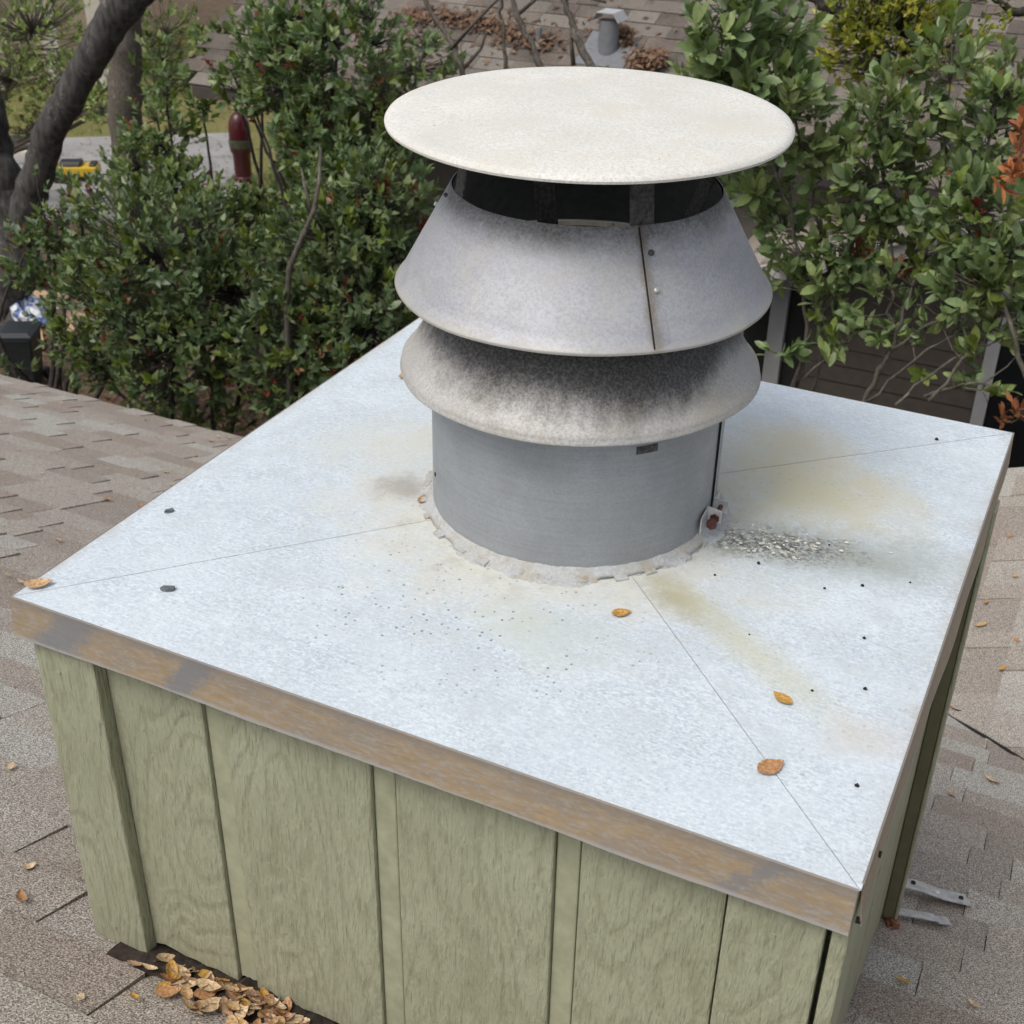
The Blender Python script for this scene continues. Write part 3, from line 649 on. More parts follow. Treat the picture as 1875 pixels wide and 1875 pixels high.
# lid: very shallow dome with a turned-down rim, tipped slightly towards the viewer
pr = [(0, .0085), (.06, .0082), (.14, .0066), (.21, .0042), (.255, .0020), (.268, .0006), (.2735, -.0016), (.2758, -.0052), (.2752, -.0085), (.2735, -.0085), (.2722, -.0048), (.266, -.0022), (.20, .0015), (.10, .0044), (0, .0055)]
m = MB().lathe(pr, 160, (0, 0), wob=wb(1.2, .0006)); lid = m.obj('lid', MAT['disc'], vent, auto=40)
LIDM = Matrix.Translation((VC[0] - .003, VC[1], .6145)) @ Matrix.Rotation(R(1.25), 4, Vector((math.cos(R(26)), math.sin(R(26)), 0)))
lid.matrix_local = Matrix.Translation(-Vector(ORG[vent.name])) @ LIDM
for k in range(4):
    a = R(-45 + 90 * k) + .01 * k; r_ = .2215; zt = .0036
    m = MB(); x_, y_ = r_ * math.cos(a), r_ * math.sin(a); m.tube([(x_, y_, zt - .001), (x_, y_, zt + .0007), (x_, y_, zt + .0014)], [.0046, .0042, .002], 12)
    s = m.obj('screw', MAT['disc'], None); s.parent = lid; s.location = (0, 0, 0)

# ================================================================ dry leaves, flakes and straps near the chimney
LEAF = {}
def dry_leaf_mesh(key, tint, curl=.25, fold=.25, wid=.5, n=13, seed=0):
    if key in LEAF: return LEAF[key]
    rg = random.Random(seed); m = MB(); vs = []; fs = []
    for i in range(n):
        s = i / (n - 1); w = wid * .5 * (math.sin(math.pi * min(.999, s ** .85)) ** .8) * (1 + rg.uniform(-.04, .04) + (.045 if i % 2 else -.045))
        zc = curl * (s - .5) ** 2 * 1.6; y = s
        for j, sx in enumerate((-1, -.5, 0, .5, 1)):
            vs.append((w * sx + rg.uniform(-.006, .006), y - .04 * abs(sx), zc + fold * w * abs(sx) ** 1.5 + rg.uniform(-.007, .007)))
    for i in range(n - 1):
        for j in range(4): a = i * 5 + j; fs.append((a, a + 1, a + 6, a + 5))
    m.add(vs, fs, tint); LEAF[key] = m.mesh('dry_leaf', MAT['dry'], True); return LEAF[key]
DRYC = [(.46, .26, .13), (.56, .38, .21), (.38, .22, .12), (.60, .46, .30), (.50, .34, .24), (.55, .33, .09), (.40, .27, .19), (.66, .53, .37)]
def put_leaf(P, L, yaw, nrm=(0, 0, 1), tilt=(0, 0), key=None, name='dry_leaf', seed=0, **kw):
    k = key if key is not None else (seed % 8, seed % 3)
    me = dry_leaf_mesh(k, DRYC[k[0]], curl=(.15, .32, .5)[k[1]], fold=(.12, .28, .5)[k[1]], wid=(.62, .55, .46)[k[1]], seed=k[0] * 7 + k[1])
    o = bpy.data.objects.new(name, me); COL.objects.link(o)
    n_ = Vector(nrm).normalized(); q_ = Vector((0, 0, 1)).rotation_difference(n_)
    o.matrix_world = Matrix.Translation(P) @ q_.to_matrix().to_4x4() @ Matrix.Rotation(yaw, 4, 'Z') @ Euler((tilt[0], tilt[1], 0)).to_matrix().to_4x4() @ Matrix.Scale(L, 4) @ Matrix.Translation((0, -.5, 0))
    return o
def capz(x, y): return AP * (1 - max(abs(x), abs(y)) / .6)
for (x, y), L, yaw, k, lab in (((-.581, -.562), .040, -.9, (1, 1), 'curled tan leaf on the far left corner of the chimney top'),
                               ((.189, -.259), .028, -.9, (5, 0), 'orange-brown leaf just in front of the chimney pipe'),
                               ((.437, -.332), .030, 1.15, (5, 0), 'speckled golden leaf on the right front of the chimney top'),
                               ((.461, -.462), .038, -.62, (0, 0), 'ribbed copper-brown leaf on the crease near the front corner'),
                               ((-.205, -.120), .026, .25, (0, 1), 'small brown leaf against the left foot of the pipe'),
                               ((-.477, .281), .020, .4, (1, 1), 'tiny tan leaf at the left rim half behind the lower skirt')):
    tag(put_leaf((x, y, capz(x, y) + .003), L, yaw, tilt=(.03, .06), key=k), lab, 'leaf')
def flake(x, y, s, yaw, lab):
    m = MB(); vs = []; n = 9
    for i in range(n):
        a = 2 * math.pi * i / n + rng.uniform(-.2, .2); r_ = s * rng.uniform(.45, 1.05); vs.append((r_ * math.cos(a), r_ * .5 * math.sin(a)))
    c_, s_ = math.cos(yaw), math.sin(yaw); z0 = capz(x, y)
    P = [(x + u * c_ - v * s_, y + u * s_ + v * c_) for u, v in vs]
    m.add([(a, b, z0 + .0006 + rng.uniform(0, .003)) for a, b in P] + [(a, b, z0 + .0025 + rng.uniform(0, .004)) for a, b in P] , [tuple(range(n))[::-1], tuple(range(n, 2 * n))] + [(i, (i + 1) % n, (i + 1) % n + n, i + n) for i in range(n)])
    tag(m.obj('debris_flake', MAT['flake']), lab, 'debris')
MAT['flake'] = plain('dark_grey_flake', (.10, .11, .12), .8, .4, 60)
flake(-.410, -.490, .013, .5, 'larger dark grey flake lying left on the front of the chimney top')
flake(-.548, -.316, .010, .9, 'small dark grey flake near the left rim of the chimney top')
grit = MB()
for x, y, r_ in ((.32, -.044, .0032), (.273, -.106, .0024), (.47, -.025, .0034), (.423, -.059, .0026), (.501, -.15, .003), (.527, -.259, .0034), (.467, -.296, .0024), (.559, -.443, .0036), (.482, .498, .0042), (.40, .06, .002), (.53, .02, .002), (.36, -.22, .0018)):
    r_ *= .72; z0 = capz(x, y); grit.tube([(x - r_, y, z0 + r_ * .5), (x, y + r_ * .2, z0 + r_ * .9), (x + r_, y, z0 + r_ * .5)], [r_ * .5, r_, r_ * .5], 6)
tag(grit.obj('black_grit', MAT['dark']), 'scattered black crumbs on the right of the chimney top', 'grit', kind='stuff')
# chips of loose pale scale on the dirty patch
chips = MB()
for i in range(60):
    x, y = .315 + rng.normal(0, .06), .018 + rng.normal(0, .024); y += (x - .315) * .3; z0 = capz(x, y); s = rng.uniform(.0015, .005); a = rng.uniform(0, 6.3)
    vs = [(x + s * math.cos(a + t) * rng.uniform(.5, 1), y + s * math.sin(a + t) * rng.uniform(.5, 1), z0 + .0008 + rng.uniform(0, .0012)) for t in (0, 1.2, 2.5, 3.9, 5.1)]
    chips.add(vs, [(0, 1, 2, 3, 4)])
tag(chips.obj('loose_scale', plain('pale_scale', (.62, .60, .50), .8, .2, 80)), 'loose pale flakes on the grimy patch right of the pipe', 'debris', kind='stuff')

RN = (0, SL, 1)
# leaf drift at the foot of the front boards
drift = MB(); nx = 40
vs = []; fs = []
for i in range(nx + 1):
    x = -.53 + i * .0170; hgt = .022 * math.exp(-((x + .24) / .20) ** 2) + .005
    for j, (dy, hh) in enumerate(((.03, hgt), (-.005, hgt * .9), (-.035, hgt * .55), (-.075, .0))):
        y = -.575 + dy * (1 + .2 * math.sin(i * 1.7)); vs.append((x, y, roofz(y) + hh * (1 + .3 * math.sin(i * 2.3 + j)) - (.004 if j == 3 else -.004)))
for i in range(nx):
    for j in range(3): a = i * 4 + j; fs.append((a, a + 1, a + 5, a + 4))
drift.add(vs, fs)
tag(drift.obj('dark_debris', plain('wet_leaf_mould', (.030, .020, .014), .9, .5, 70, .6)), 'dark rotted debris packed under the front boards', 'debris', kind='stuff')
PILE = 'brown leaf in the drift against the foot of the front boards'
n_ = 0
for i in range(1000):
    x = rng.normal(-.27, .085); y = -.575 - abs(rng.normal(0, .045)) - .012
    if x < -.47 or x > -.02 or y < -.71 + abs(x + .27) * .25: continue
    hh = .024 * math.exp(-((x + .25) / .16) ** 2) * max(0, 1 - (-.575 - y) / .13) + .006 + rng.uniform(0, .008)
    o = put_leaf((x, y, roofz(y) + hh), rng.uniform(.028, .046), rng.uniform(0, 6.28), RN, (rng.normal(0, .22), rng.normal(0, .22)), seed=int(rng.integers(0, 240)))
    tag(o, PILE, 'leaf', 'leaves drifted against the chimney foot'); n_ += 1
    if n_ >= 105: break
# single leaves on the shingles
for (x, y), L, yaw, k, lab in (((-.74, -.60), .040, .9, (0, 2), 'long curled orange-brown leaf on shingles left of the chimney foot'),
                               ((-.47, -.74), .020, .3, (7, 0), 'round pale leaf on the shingles at bottom left'),
                               ((-.41, -.692), .022, 1.3, (5, 1), 'orange leaf on shingles beside the drift of leaves'),
                               ((.651, .205), .032, 1.2, (5, 0), 'golden leaf on the shingles below the metal straps'),
                               ((.733, 1.50), .055, 1.0, (3, 2), 'long cream leaf on the shingles right of the chimney'),
                               ((.783, .21), .030, .8, (3, 1), 'pale curled leaf on the shingles at bottom right'),
                               ((.574, 2.075), .050, 1.0, (4, 1), 'pinkish leaf lying on the black valley line'),
                               ((.640, 1.30), .030, .3, (4, 0), 'faded pink-brown leaf on shingles above the metal straps')):
    tag(put_leaf((x, y, max(roofz(y), wingz(x)) + .014), L, yaw, RN, (.05, .1), key=k), lab, 'leaf')
for i in range(95):
    x = rng.uniform(-4.9, -.75); y = rng.uniform(-.55, 3.3)
    if x > -1.2 - .5 * (y + .3) and y > -.2: x -= .9
    o = put_leaf((x, y, roofz(y) + .013), rng.uniform(.016, .036) * (1 + max(0, y) * .12), rng.uniform(0, 6.28), RN, (rng.normal(0, .12), rng.normal(0, .12)), key=(int(rng.choice([1, 3, 7, 7, 3, 4, 0])), int(rng.integers(0, 3))))
    tag(o, 'small dry leaf scattered on the roof left of the chimney', 'leaf', 'leaves scattered on the left roof')
for i in range(10):
    y = 2.15 + i * .17 + rng.uniform(-.05, .05); x = .50 + rng.uniform(.02, .24)
    o = put_leaf((x, y, wingz(x) + .013), rng.uniform(.028, .045), rng.uniform(0, 6.28), (-SL, 0, 1), (0, 0), key=(int(rng.choice([5, 4, 1, 0])), int(rng.integers(0, 2))))
    tag(o, 'small dry leaf on the wing roof right of the chimney', 'leaf', 'leaves on the right wing roof')
# galvanised straps nailed to the roof beside the right wall
def strap(pts, wid, lab, screws):
    e = empty('metal_strap', (*pts[0][:2], roofz(pts[0][1]) + .012)); tag(e, lab, 'strap')
    m = MB(); vs = []; n = len(pts)
    d = np.array(pts[-1][:2]) - np.array(pts[0][:2]); d /= np.linalg.norm(d); nn = np.array([-d[1], d[0]])
    for x, y, h in pts:
        for s, t in ((-1, 0), (1, 0), (1, .0022), (-1, .0022)):
            X, Y = x + nn[0] * wid * s, y + nn[1] * wid * s; vs.append((X, Y, roofz(Y) + .012 + h + t))
    m.add(vs, [(i * 4 + j, (i + 1) * 4 + j, (i + 1) * 4 + (j + 1) % 4, i * 4 + (j + 1) % 4) for i in range(n - 1) for j in range(4)] + [(0, 1, 2, 3), (n * 4 - 1, n * 4 - 2, n * 4 - 3, n * 4 - 4)])
    m.obj('plate', MAT['galv'], e)
    for (x, y, h, mt) in screws:
        z = roofz(y) + .012 + h; MB().tube([(x, y, z), (x, y, z + .0045), (x, y, z + .006)], [.0055, .0055, .003], 10).obj('screw', MAT[mt], e)
strap([(.585, .585, .030), (.63, .60, .026), (.68, .622, .012), (.738, .648, .006)], .026, 'broad bent galvanised strap with screw holes right of the chimney', [(.618, .60, .029, 'dark'), (.672, .615, .016, 'screw'), (.722, .64, .009, 'dark')])
strap([(.583, .452, .016), (.64, .478, .014), (.682, .50, .010), (.684, .502, .004), (.708, .514, .006)], .016, 'narrow galvanised strap poking out at the foot of the batten', [])
m = MB(); 
for i in range(14): m.tube([(.60 + rng.uniform(-.012, .02), .42 + rng.uniform(-.02, .02), roofz(.42) + rng.uniform(.005, .02)), (.60 + rng.uniform(-.012, .02), .42 + rng.uniform(-.03, .02), roofz(.42) + rng.uniform(.005, .03))], .004, 5)
tag(m.obj('rusty_debris', plain('rust_debris', (.16, .065, .03), .9, .5, 60)), 'reddish-brown debris stuck at the foot of the right batten', 'debris', kind='stuff')

# ================================================================ neighbouring house
NY, NZ, NS = 7.85, -1.64, .5; ncs = 1 / math.sqrt(1 + NS * NS)
def nroofz(y): return NZ + NS * (y - NY)
nb = empty('neighbour_house', (-3, 10, GZ)); tag(nb, 'brown-sided house with a weathered shingle roof behind the shrubs', 'house')
NX0, NX1, NRY = -7.1, 6.0, 13.0
m = MB(); m.add([(NX0, NY, nroofz(NY) - .004), (NX1, NY, nroofz(NY) - .004), (NX1, NRY, nroofz(NRY) - .004), (NX0, NRY, nroofz(NRY) - .004), (NX0, NY, nroofz(NY) - .09), (NX1, NY, nroofz(NY) - .09), (NX1, NRY, nroofz(NRY) - .09), (NX0, NRY, nroofz(NRY) - .09)],
                [(0, 1, 2, 3), (7, 6, 5, 4), (0, 4, 5, 1), (1, 5, 6, 2), (2, 6, 7, 3), (3, 7, 4, 0)])
nroof = m.obj('roof', MAT['deck'], nb)
NPAL = [(.135, .116, .096), (.100, .084, .070), (.155, .138, .118), (.120, .096, .080), (.145, .128, .108), (.085, .072, .061), (.18, .162, .14)]
shingle_roof(nroof, (0, NY, nroofz(NY)), (1, 0, 0), (0, ncs, NS * ncs), (NX0, 3.0), (0, 4.6), .165, 215, hi=.014, lo=.009, wr=(.14, .46), pal=NPAL, seed=21,
             sort_in=lambda X, Y: (Y < 260) & (X > 380))
MB().box((NX0 + .6, NY + .35, GZ), (NX1, NY + .6, nroofz(NY + .35) - .15)).obj('wall', plain('grey_brown_wall', (.15, .132, .11), .85, .2, 9, .3), nb)
MB().box((NX0, NY - .03, nroofz(NY) - .10), (-1.8, NY, nroofz(NY) - .01)).obj('eave_board', MAT['siding'], nb)
# gabled wing facing the camera
WY = 7.0; WS = .366
def wz(x): return -2.13 + WS * (x + 1.567)
WX0, WXR = -1.85, 1.6
m = MB(); P0 = [(WX0, WY), (WXR, WY), (WXR, 10.5), (WX0, 8.6)]
m.add([(x, y, wz(x) - .004) for x, y in P0] + [(x, y, wz(x) - .12) for x, y in P0], [(0, 1, 2, 3), (7, 6, 5, 4), (0, 4, 5, 1), (1, 5, 6, 2), (2, 6, 7, 3), (3, 7, 4, 0)])
wroof = m.obj('wing_roof', MAT['deck'], nb); wcs = 1 / math.sqrt(1 + WS * WS)
LPAL = [tuple(min(.5, a * 1.75) for a in c_) for c_ in NPAL]
shingle_roof(wroof, (WX0, WY, wz(WX0)), (0, 1, 0), (wcs, 0, WS * wcs), (0, 3.3), (0, 3.4), .165, 70, hi=.014, lo=.009, wr=(.14, .46), pal=LPAL, seed=23)
m = MB(); a_, b_ = (-1.87, wz(-1.87)), (1.6, wz(1.6)); t_ = .125
m.add([(a_[0], WY - .035, a_[1] - t_), (b_[0], WY - .035, b_[1] - t_), (b_[0], WY - .002, b_[1] - t_), (a_[0], WY - .002, a_[1] - t_), (a_[0], WY - .035, a_[1] + .012), (b_[0], WY - .035, b_[1] + .012), (b_[0], WY - .002, b_[1] + .012), (a_[0], WY - .002, a_[1] + .012)],
      [(3, 2, 1, 0), (4, 5, 6, 7), (0, 1, 5, 4), (1, 2, 6, 5), (2, 3, 7, 6), (3, 0, 4, 7)]); m.obj('rake_board', MAT['fasc'], nb, bevel=.006)
# gable wall of lapped boards between a dark opening and a window
WW = 7.42
zb = GZ
while zb < -1.75:
    x0 = -1.215; x1 = .06; z1 = zb + .135
    top = wz(x0) - .13
    m = MB(); zt = min(z1 + .02, 9)
    if z1 > top: x0 = max(x0, -1.567 + (z1 + .14 + 2.13) / WS)
    if x0 < x1 - .05:
        m.add([(x0, WW - .020, zb), (x1, WW - .020, zb), (x1, WW, zb), (x0, WW, zb), (x0, WW - .006, zt), (x1, WW - .006, zt), (x1, WW, zt), (x0, WW, zt)], [(3, 2, 1, 0), (4, 5, 6, 7), (0, 1, 5, 4), (1, 2, 6, 5), (3, 0, 4, 7)])
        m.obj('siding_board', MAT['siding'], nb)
    zb += .135
m = MB(); m.add([(-1.7, WW + .02, GZ), (1.6, WW + .02, GZ), (1.6, WW + .02, wz(1.6) - .16), (-1.7, WW + .02, wz(-1.7) - .16)], [(0, 1, 2, 3)]); m.obj('gable_wall', MAT['dark'], nb)
MB().box((-1.50, WW - .05, GZ), (-1.375, WW + .01, wz(-1.5) - .16)).obj('corner_post', MAT['white'], nb, bevel=.005)
win = MB().box((.155, WW - .025, -3.55), (1.15, WW - .012, -1.75)).obj('window', MAT['glass'], nb)
MB().box((.062, WW - .045, -3.6), (.153, WW, -1.66)).obj('frame', MAT['white'], win)
MB().box((.153, WW - .045, -3.66), (1.2, WW, -3.552)).obj('sill', MAT['white'], win)
# small roof vents on the neighbour's roof
def on_nroof(px, py):
    d = ray(px, py); t = (NZ - NS * NY - (CAM[2] - NS * CAM[1])) / (d[2] - NS * d[1]); return CAM + d * t
b = on_nroof(1113, 94); rv = empty('roof_vent', b); tag(rv, 'short grey metal vent with a bent cap on the far roof', 'roof vent')
NN = np.array([0, -NS, 1]) * ncs; NVd = np.array([0, 1, NS]) * ncs
MB().tube([b - np.array([0, 0, .05]), b + np.array([0, 0, .25])], .085, 20).obj('pipe', MAT['ventgrey'], rv, auto=50)
m = MB(); hw = .22; vs = [b + NN * .016 + np.array([sx * hw, 0, 0]) + NVd * sy * hw for sx, sy in ((-1, -1), (1, -1), (1, 1), (-1, 1))]; vs2 = [p + NN * .004 for p in vs]
m.add(vs + vs2, [(4, 5, 6, 7), (0, 1, 5, 4), (1, 2, 6, 5), (2, 3, 7, 6), (3, 0, 4, 7)]); m.obj('flashing', MAT['ventgrey'], rv)
m = MB(); z0 = b[2] + .255; vs = []
for x, z in ((-.115, z0 - .005), (-.075, z0 + .06), (.075, z0 + .06), (.12, z0 - .01)):
    for y in (-.11, .11):
        for t in (0, .006): vs.append((b[0] + x, b[1] + y, z + t))
fs = []
for i in range(3):
    a = i * 4; fs += [(a, a + 4, a + 6, a + 2), (a + 1, a + 3, a + 7, a + 5), (a, a + 1, a + 5, a + 4), (a + 2, a + 6, a + 7, a + 3)]
fs += [(0, 2, 3, 1), (12, 13, 15, 14)]; m.add(vs, fs); m.obj('cap', MAT['ventcap'], rv)
b2 = on_nroof(986, 86); sp = empty('vent_pipe', b2); tag(sp, 'thin dark vent pipe standing in leaf litter on the far roof', 'vent pipe')
MB().tube([b2 - np.array([0, 0, .04]), b2 + np.array([0, 0, .16])], .027, 12).obj('pipe', MAT['ventgrey'], sp, auto=50)
MB().lathe([(.09, .0), (.05, .03), (.03, .05)], 16, (b2[0], b2[1])).obj('collar', MAT['ventgrey'], sp).location.z += b2[2] - .0
# leaf litter lying on the neighbour's roof: loose leaves in patches
def bulk_leaves(Ps, Ls, cols, nrm=None, flat=.3):
    """many four-triangle leaves in one mesh builder, numpy based"""
    n = len(Ps); z = rng.normal(0, flat, (n, 3)); z[:, 2] = 1
    if nrm is not None: z[:, :2] += np.array(nrm[:2]) / nrm[2]
    z /= np.linalg.norm(z, axis=1, keepdims=True); t = rng.normal(0, 1, (n, 3)); t -= z * (t * z).sum(1, keepdims=True); t /= np.linalg.norm(t, axis=1, keepdims=True)
    return Ps, t, z, Ls, cols
TPL = np.array([(0, 0, 0), (-.20, .42, .05), (.20, .42, .05), (0, .5, 0), (0, 1, -.06)]); TPF = [(0, 3, 1), (0, 2, 3), (1, 3, 4), (3, 2, 4)]
TPL2 = np.array([(0, 0, 0), (-.12, .2, .03), (.12, .2, .03), (-.19, .5, .055), (.19, .5, .055), (-.13, .8, .02), (.13, .8, .02), (0, 1, -.05), (0, .25, 0), (0, .52, .005), (0, .8, -.02)])
TPF2 = [(0, 8, 1), (0, 2, 8), (1, 8, 9, 3), (8, 2, 4, 9), (3, 9, 10, 5), (9, 4, 6, 10), (5, 10, 7), (10, 6, 7)]
def leaves_mesh(name, P, T, Z, L, C, mat, tpl=TPL, tpf=TPF, wid=1.0):
    n = len(P); k = len(tpl); X = np.cross(T, Z)
    V = P[:, None, :] + L[:, None, None] * (tpl[None, :, 0, None] * X[:, None, :] * wid + tpl[None, :, 1, None] * T[:, None, :] + tpl[None, :, 2, None] * Z[:, None, :])
    me = bpy.data.meshes.new(name); lens = np.array([len(f) for f in tpf]); flat = np.array([i for f in tpf for i in f])
    nl = len(flat); me.vertices.add(n * k); me.vertices.foreach_set('co', V.reshape(-1).astype(np.float32))
    me.loops.add(n * nl); me.loops.foreach_set('vertex_index', (flat[None, :] + (np.arange(n) * k)[:, None]).ravel().astype(np.int32))
    me.polygons.add(n * len(tpf)); st = np.concatenate([[0], np.cumsum(lens)[:-1]])
    me.polygons.foreach_set('loop_start', (st[None, :] + (np.arange(n) * nl)[:, None]).ravel().astype(np.int32))
    me.polygons.foreach_set('use_smooth', np.ones(n * len(tpf), bool))
    me.update(calc_edges=True); me.materials.append(mat)
    ca = me.color_attributes.new('tint', 'FLOAT_COLOR', 'POINT'); arr = np.ones((n, k, 4), np.float32); arr[:, :, :3] = C[:, None, :]; ca.data.foreach_set('color', arr.ravel())
    return me
BROWN = np.array([(.150, .080, .046), (.105, .058, .036), (.19, .11, .062), (.08, .048, .032), (.23, .155, .098), (.17, .092, .05)])
def litter(name, pxpts, n, spread, label, thick=.03, L=(.05, .09)):
    Ps = []
    for i in range(n):
        k = rng.integers(0, len(pxpts) - 1); f = rng.random(); a = np.array(pxpts[k]); b = np.array(pxpts[k + 1]); c_ = a + (b - a) * f + rng.normal(0, 1, 2) * np.array(spread)
        p = on_nroof(*c_); Ps.append(p + NN * rng.uniform(.012, .012 + thick))
    Ps = np.array(Ps); P, T, Z, L_, C = bulk_leaves(Ps, rng.uniform(*L, n), BROWN[rng.integers(0, 6, n)], NN, .35)
    o = link(name, leaves_mesh(name, P, T, Z, L_, C, MAT['dry'])); tag(o, label, 'leaf litter', kind='stuff')
litter('leaf_litter', [(735, 40), (800, 34), (860, 42), (905, 50), (960, 78), (1015, 88)], 620, (20, 8), 'long streak of brown dead leaves on the far roof', .05)
litter('leaf_pile', [(1165, 118), (1210, 126)], 300, (12, 7), 'brown heap of leaves on the far roof right of the vent', .12)
litter('leaf_clump', [(1138, 60), (1150, 80)], 160, (7, 8), 'small clump of leaves caught behind the grey roof vent', .06)
litter('scattered_leaves', [(560, 60), (700, 90), (850, 80), (1050, 50), (1230, 90)], 260, (60, 40), 'single dead leaves strewn over the far roof', .01)

# ================================================================ trees and shrubs
GREENS = np.array([(.112, .160, .085), (.094, .140, .078), (.132, .175, .085), (.108, .152, .092), (.150, .188, .098), (.084, .122, .068)])
GREENS = GREENS * np.array([1.10, 1.08, .92]); LIGHTG = GREENS * 1.22 + np.array([.012, .012, .0])
LIMES = np.array([(.13, .165, .035), (.11, .15, .03)]); REDS = np.array([(.17, .035, .028), (.21, .065, .035), (.13, .025, .022), (.20, .085, .04)]); ORAN = np.array([(.36, .13, .05), (.42, .17, .07)])
def shrub(name, label, base, stems, blobs, leaf, nros, sep, red=.05, lime=.06, group=None, stem_r=.03, cat='shrub', per=(5, 9), tilt=.9, droop=.25, twigmat='stem', greens=GREENS, mat='leaf', big=False, wid=1.0, twig=True, smin=None):
    """stems: list of point lists; blobs: (centre, radii, weight); rosettes of leaves fill the blobs and hang on twigs from the stems"""
    e = empty(name, base); tag(e, label, cat, group)
    smb = [MB() for _ in stems]; nodes = []; own = []
    for i, pts in enumerate(stems):
        pts = [np.array(p, float) for p in pts]; fine = []
        for a, b in zip(pts[:-1], pts[1:]):
            for t in np.linspace(0, 1, 6)[:-1]: fine.append(a + (b - a) * t + rng.normal(0, .008, 3))
        fine.append(pts[-1]); r0 = stem_r if not hasattr(stem_r, '__len__') else stem_r[i]
        rad = [r0 * (1 - .72 * k / (len(fine) - 1)) for k in range(len(fine))]
        smb[i].tube(fine, rad, 7); nodes += fine[2:]; own += [i] * (len(fine) - 2)
    nodes = np.array(nodes); own = np.array(own)
    wts = np.array([b[2] for b in blobs], float); cnt = rng.multinomial(nros, wts / wts.sum()); RP = []; RD = []
    for (c_, rd, w_), k in zip(blobs, cnt):
        d = rng.normal(0, 1, (k, 3)); d /= np.linalg.norm(d, axis=1, keepdims=True); rr = rng.uniform(.25, 1, (k, 1)) ** .45
        rr *= 1 + .22 * np.sin(d[:, :1] * 5 + c_[0] * 3) * np.cos(d[:, 2:] * 4)
        RP.append(np.array(c_) + d * rr * np.array(rd)); RD.append(d)
    RP = np.concatenate(RP); RD = np.concatenate(RD); RD[:, 2] += .9; RD += rng.normal(0, .3, RD.shape); RD /= np.linalg.norm(RD, axis=1, keepdims=True)
    lp, lt, lz, ll, lc = [], [], [], [], []
    for p, d in zip(RP, RD):
        if twig:
            k = int(np.argmin(((nodes - p) ** 2).sum(1) + 1.2 * np.maximum(0, nodes[:, 2] - p[2]))); a = nodes[k]; mid = (a + p) / 2 + np.array([0, 0, -.06 * np.linalg.norm(p - a)]) + rng.normal(0, .02, 3)
            dist = np.linalg.norm(p - a); r_ = .0035 + .004 * min(1, dist)
            smb[own[k]].tube([a, mid, p], [r_, r_ * .75, r_ * .45], 4, cap=False)
        h = rng.random(); pal = REDS if h < red else (LIMES if h < red + lime else greens); n = rng.integers(*per)
        u = np.cross(d, [.31, .2, .93]); u /= np.linalg.norm(u) + 1e-9; w = np.cross(d, u); ph = rng.random() * 6.28; szf = rng.uniform(.75, 1.15) * (.72 if h < red else 1)
        colr = pal[rng.integers(0, len(pal))] * rng.uniform(.8, 1.25)
        for i in range(n):
            a = ph + i * 2.4; el = tilt * (.35 + .65 * i / n) + rng.normal(0, .28)
            t = d * math.cos(el) + (u * math.cos(a) + w * math.sin(a)) * math.sin(el); t[2] -= droop * .4 * math.sin(el); t /= np.linalg.norm(t)
            z = d - t * (d @ t); z += rng.normal(0, .25, 3); z -= t * (z @ t); z /= np.linalg.norm(z) + 1e-9
            lp.append(p - d * .012 * i); lt.append(t); lz.append(z); ll.append(leaf * szf * rng.uniform(.55, 1.2)); lc.append(colr * rng.uniform(.7, 1.3))
    lp, lt, lz, ll, lc = map(np.array, (lp, lt, lz, ll, lc))
    X, Y, D = project(lp); vis = (X > 0) & (X < 1875) & (Y > 0) & (Y < 1875)
    order = np.lexsort((-ll / D, ~vis)); sepi = order[:sep]; rest = order[sep:]
    tpl, tpf = (TPL2, TPF2) if big else (TPL, TPF); vars_ = {}
    B = Vector(ORG[e.name])
    for i in sepi:
        c = lc[i]; key = tuple(np.round(c / .018).astype(int))
        if key not in vars_:
            vars_[key] = leaves_mesh('leaf', np.zeros((1, 3)), np.array([[0, 1., 0]]), np.array([[0, 0, 1.]]), np.ones(1), c[None], MAT[mat], TPL2, TPF2, wid)
        o = bpy.data.objects.new('leaf', vars_[key]); COL.objects.link(o); o.parent = e; x = np.cross(lt[i], lz[i])
        o.matrix_local = Matrix.Translation(Vector(lp[i]) - B) @ Matrix([[x[0], lt[i][0], lz[i][0], 0], [x[1], lt[i][1], lz[i][1], 0], [x[2], lt[i][2], lz[i][2], 0], [0, 0, 0, 1]]) @ Matrix.Scale(float(ll[i]), 4)
    if len(rest):
        f = link('foliage', leaves_mesh('foliage', lp[rest], lt[rest], lz[rest], ll[rest], lc[rest], MAT[mat], tpl, tpf, wid), e); f['kind'] = 'stuff'
    for s in smb: s.obj('stem', MAT[twigmat], e, smooth=True)
    return e
def gpt(px, py, y): return at(px, py, y=y)
def bl(px, py, y, rpx, ry=None, w=1.0, flat=1.0):
    """crown lobe whose centre is seen at px,py at depth y, radius given in photograph pixels"""
    c_ = at(px, py, y=y); d = np.linalg.norm(c_ - CAM); r_ = rpx * d / 2500; return (c_, (r_, ry or r_, r_ * flat), w * rpx * rpx)
def mkstems(base, tips, y=None, bend=.25):
    out = []
    for t in tips:
        t = np.array(t); b = np.array(base) + np.array([rng.normal(0, .08), rng.normal(0, .08), -.05]); mid = b + (t - b) * .5 + np.array([rng.normal(0, bend), rng.normal(0, bend * .5), .15]); q1 = b + (t - b) * .25 + (mid - (b + t) / 2) * .6; q3 = b + (t - b) * .75 + (mid - (b + t) / 2) * .6
        out.append([b, q1, mid, q3, t])
    return out
g0 = lambda px, py, y: np.array([at(px, py, y=y)[0], y, GZ])
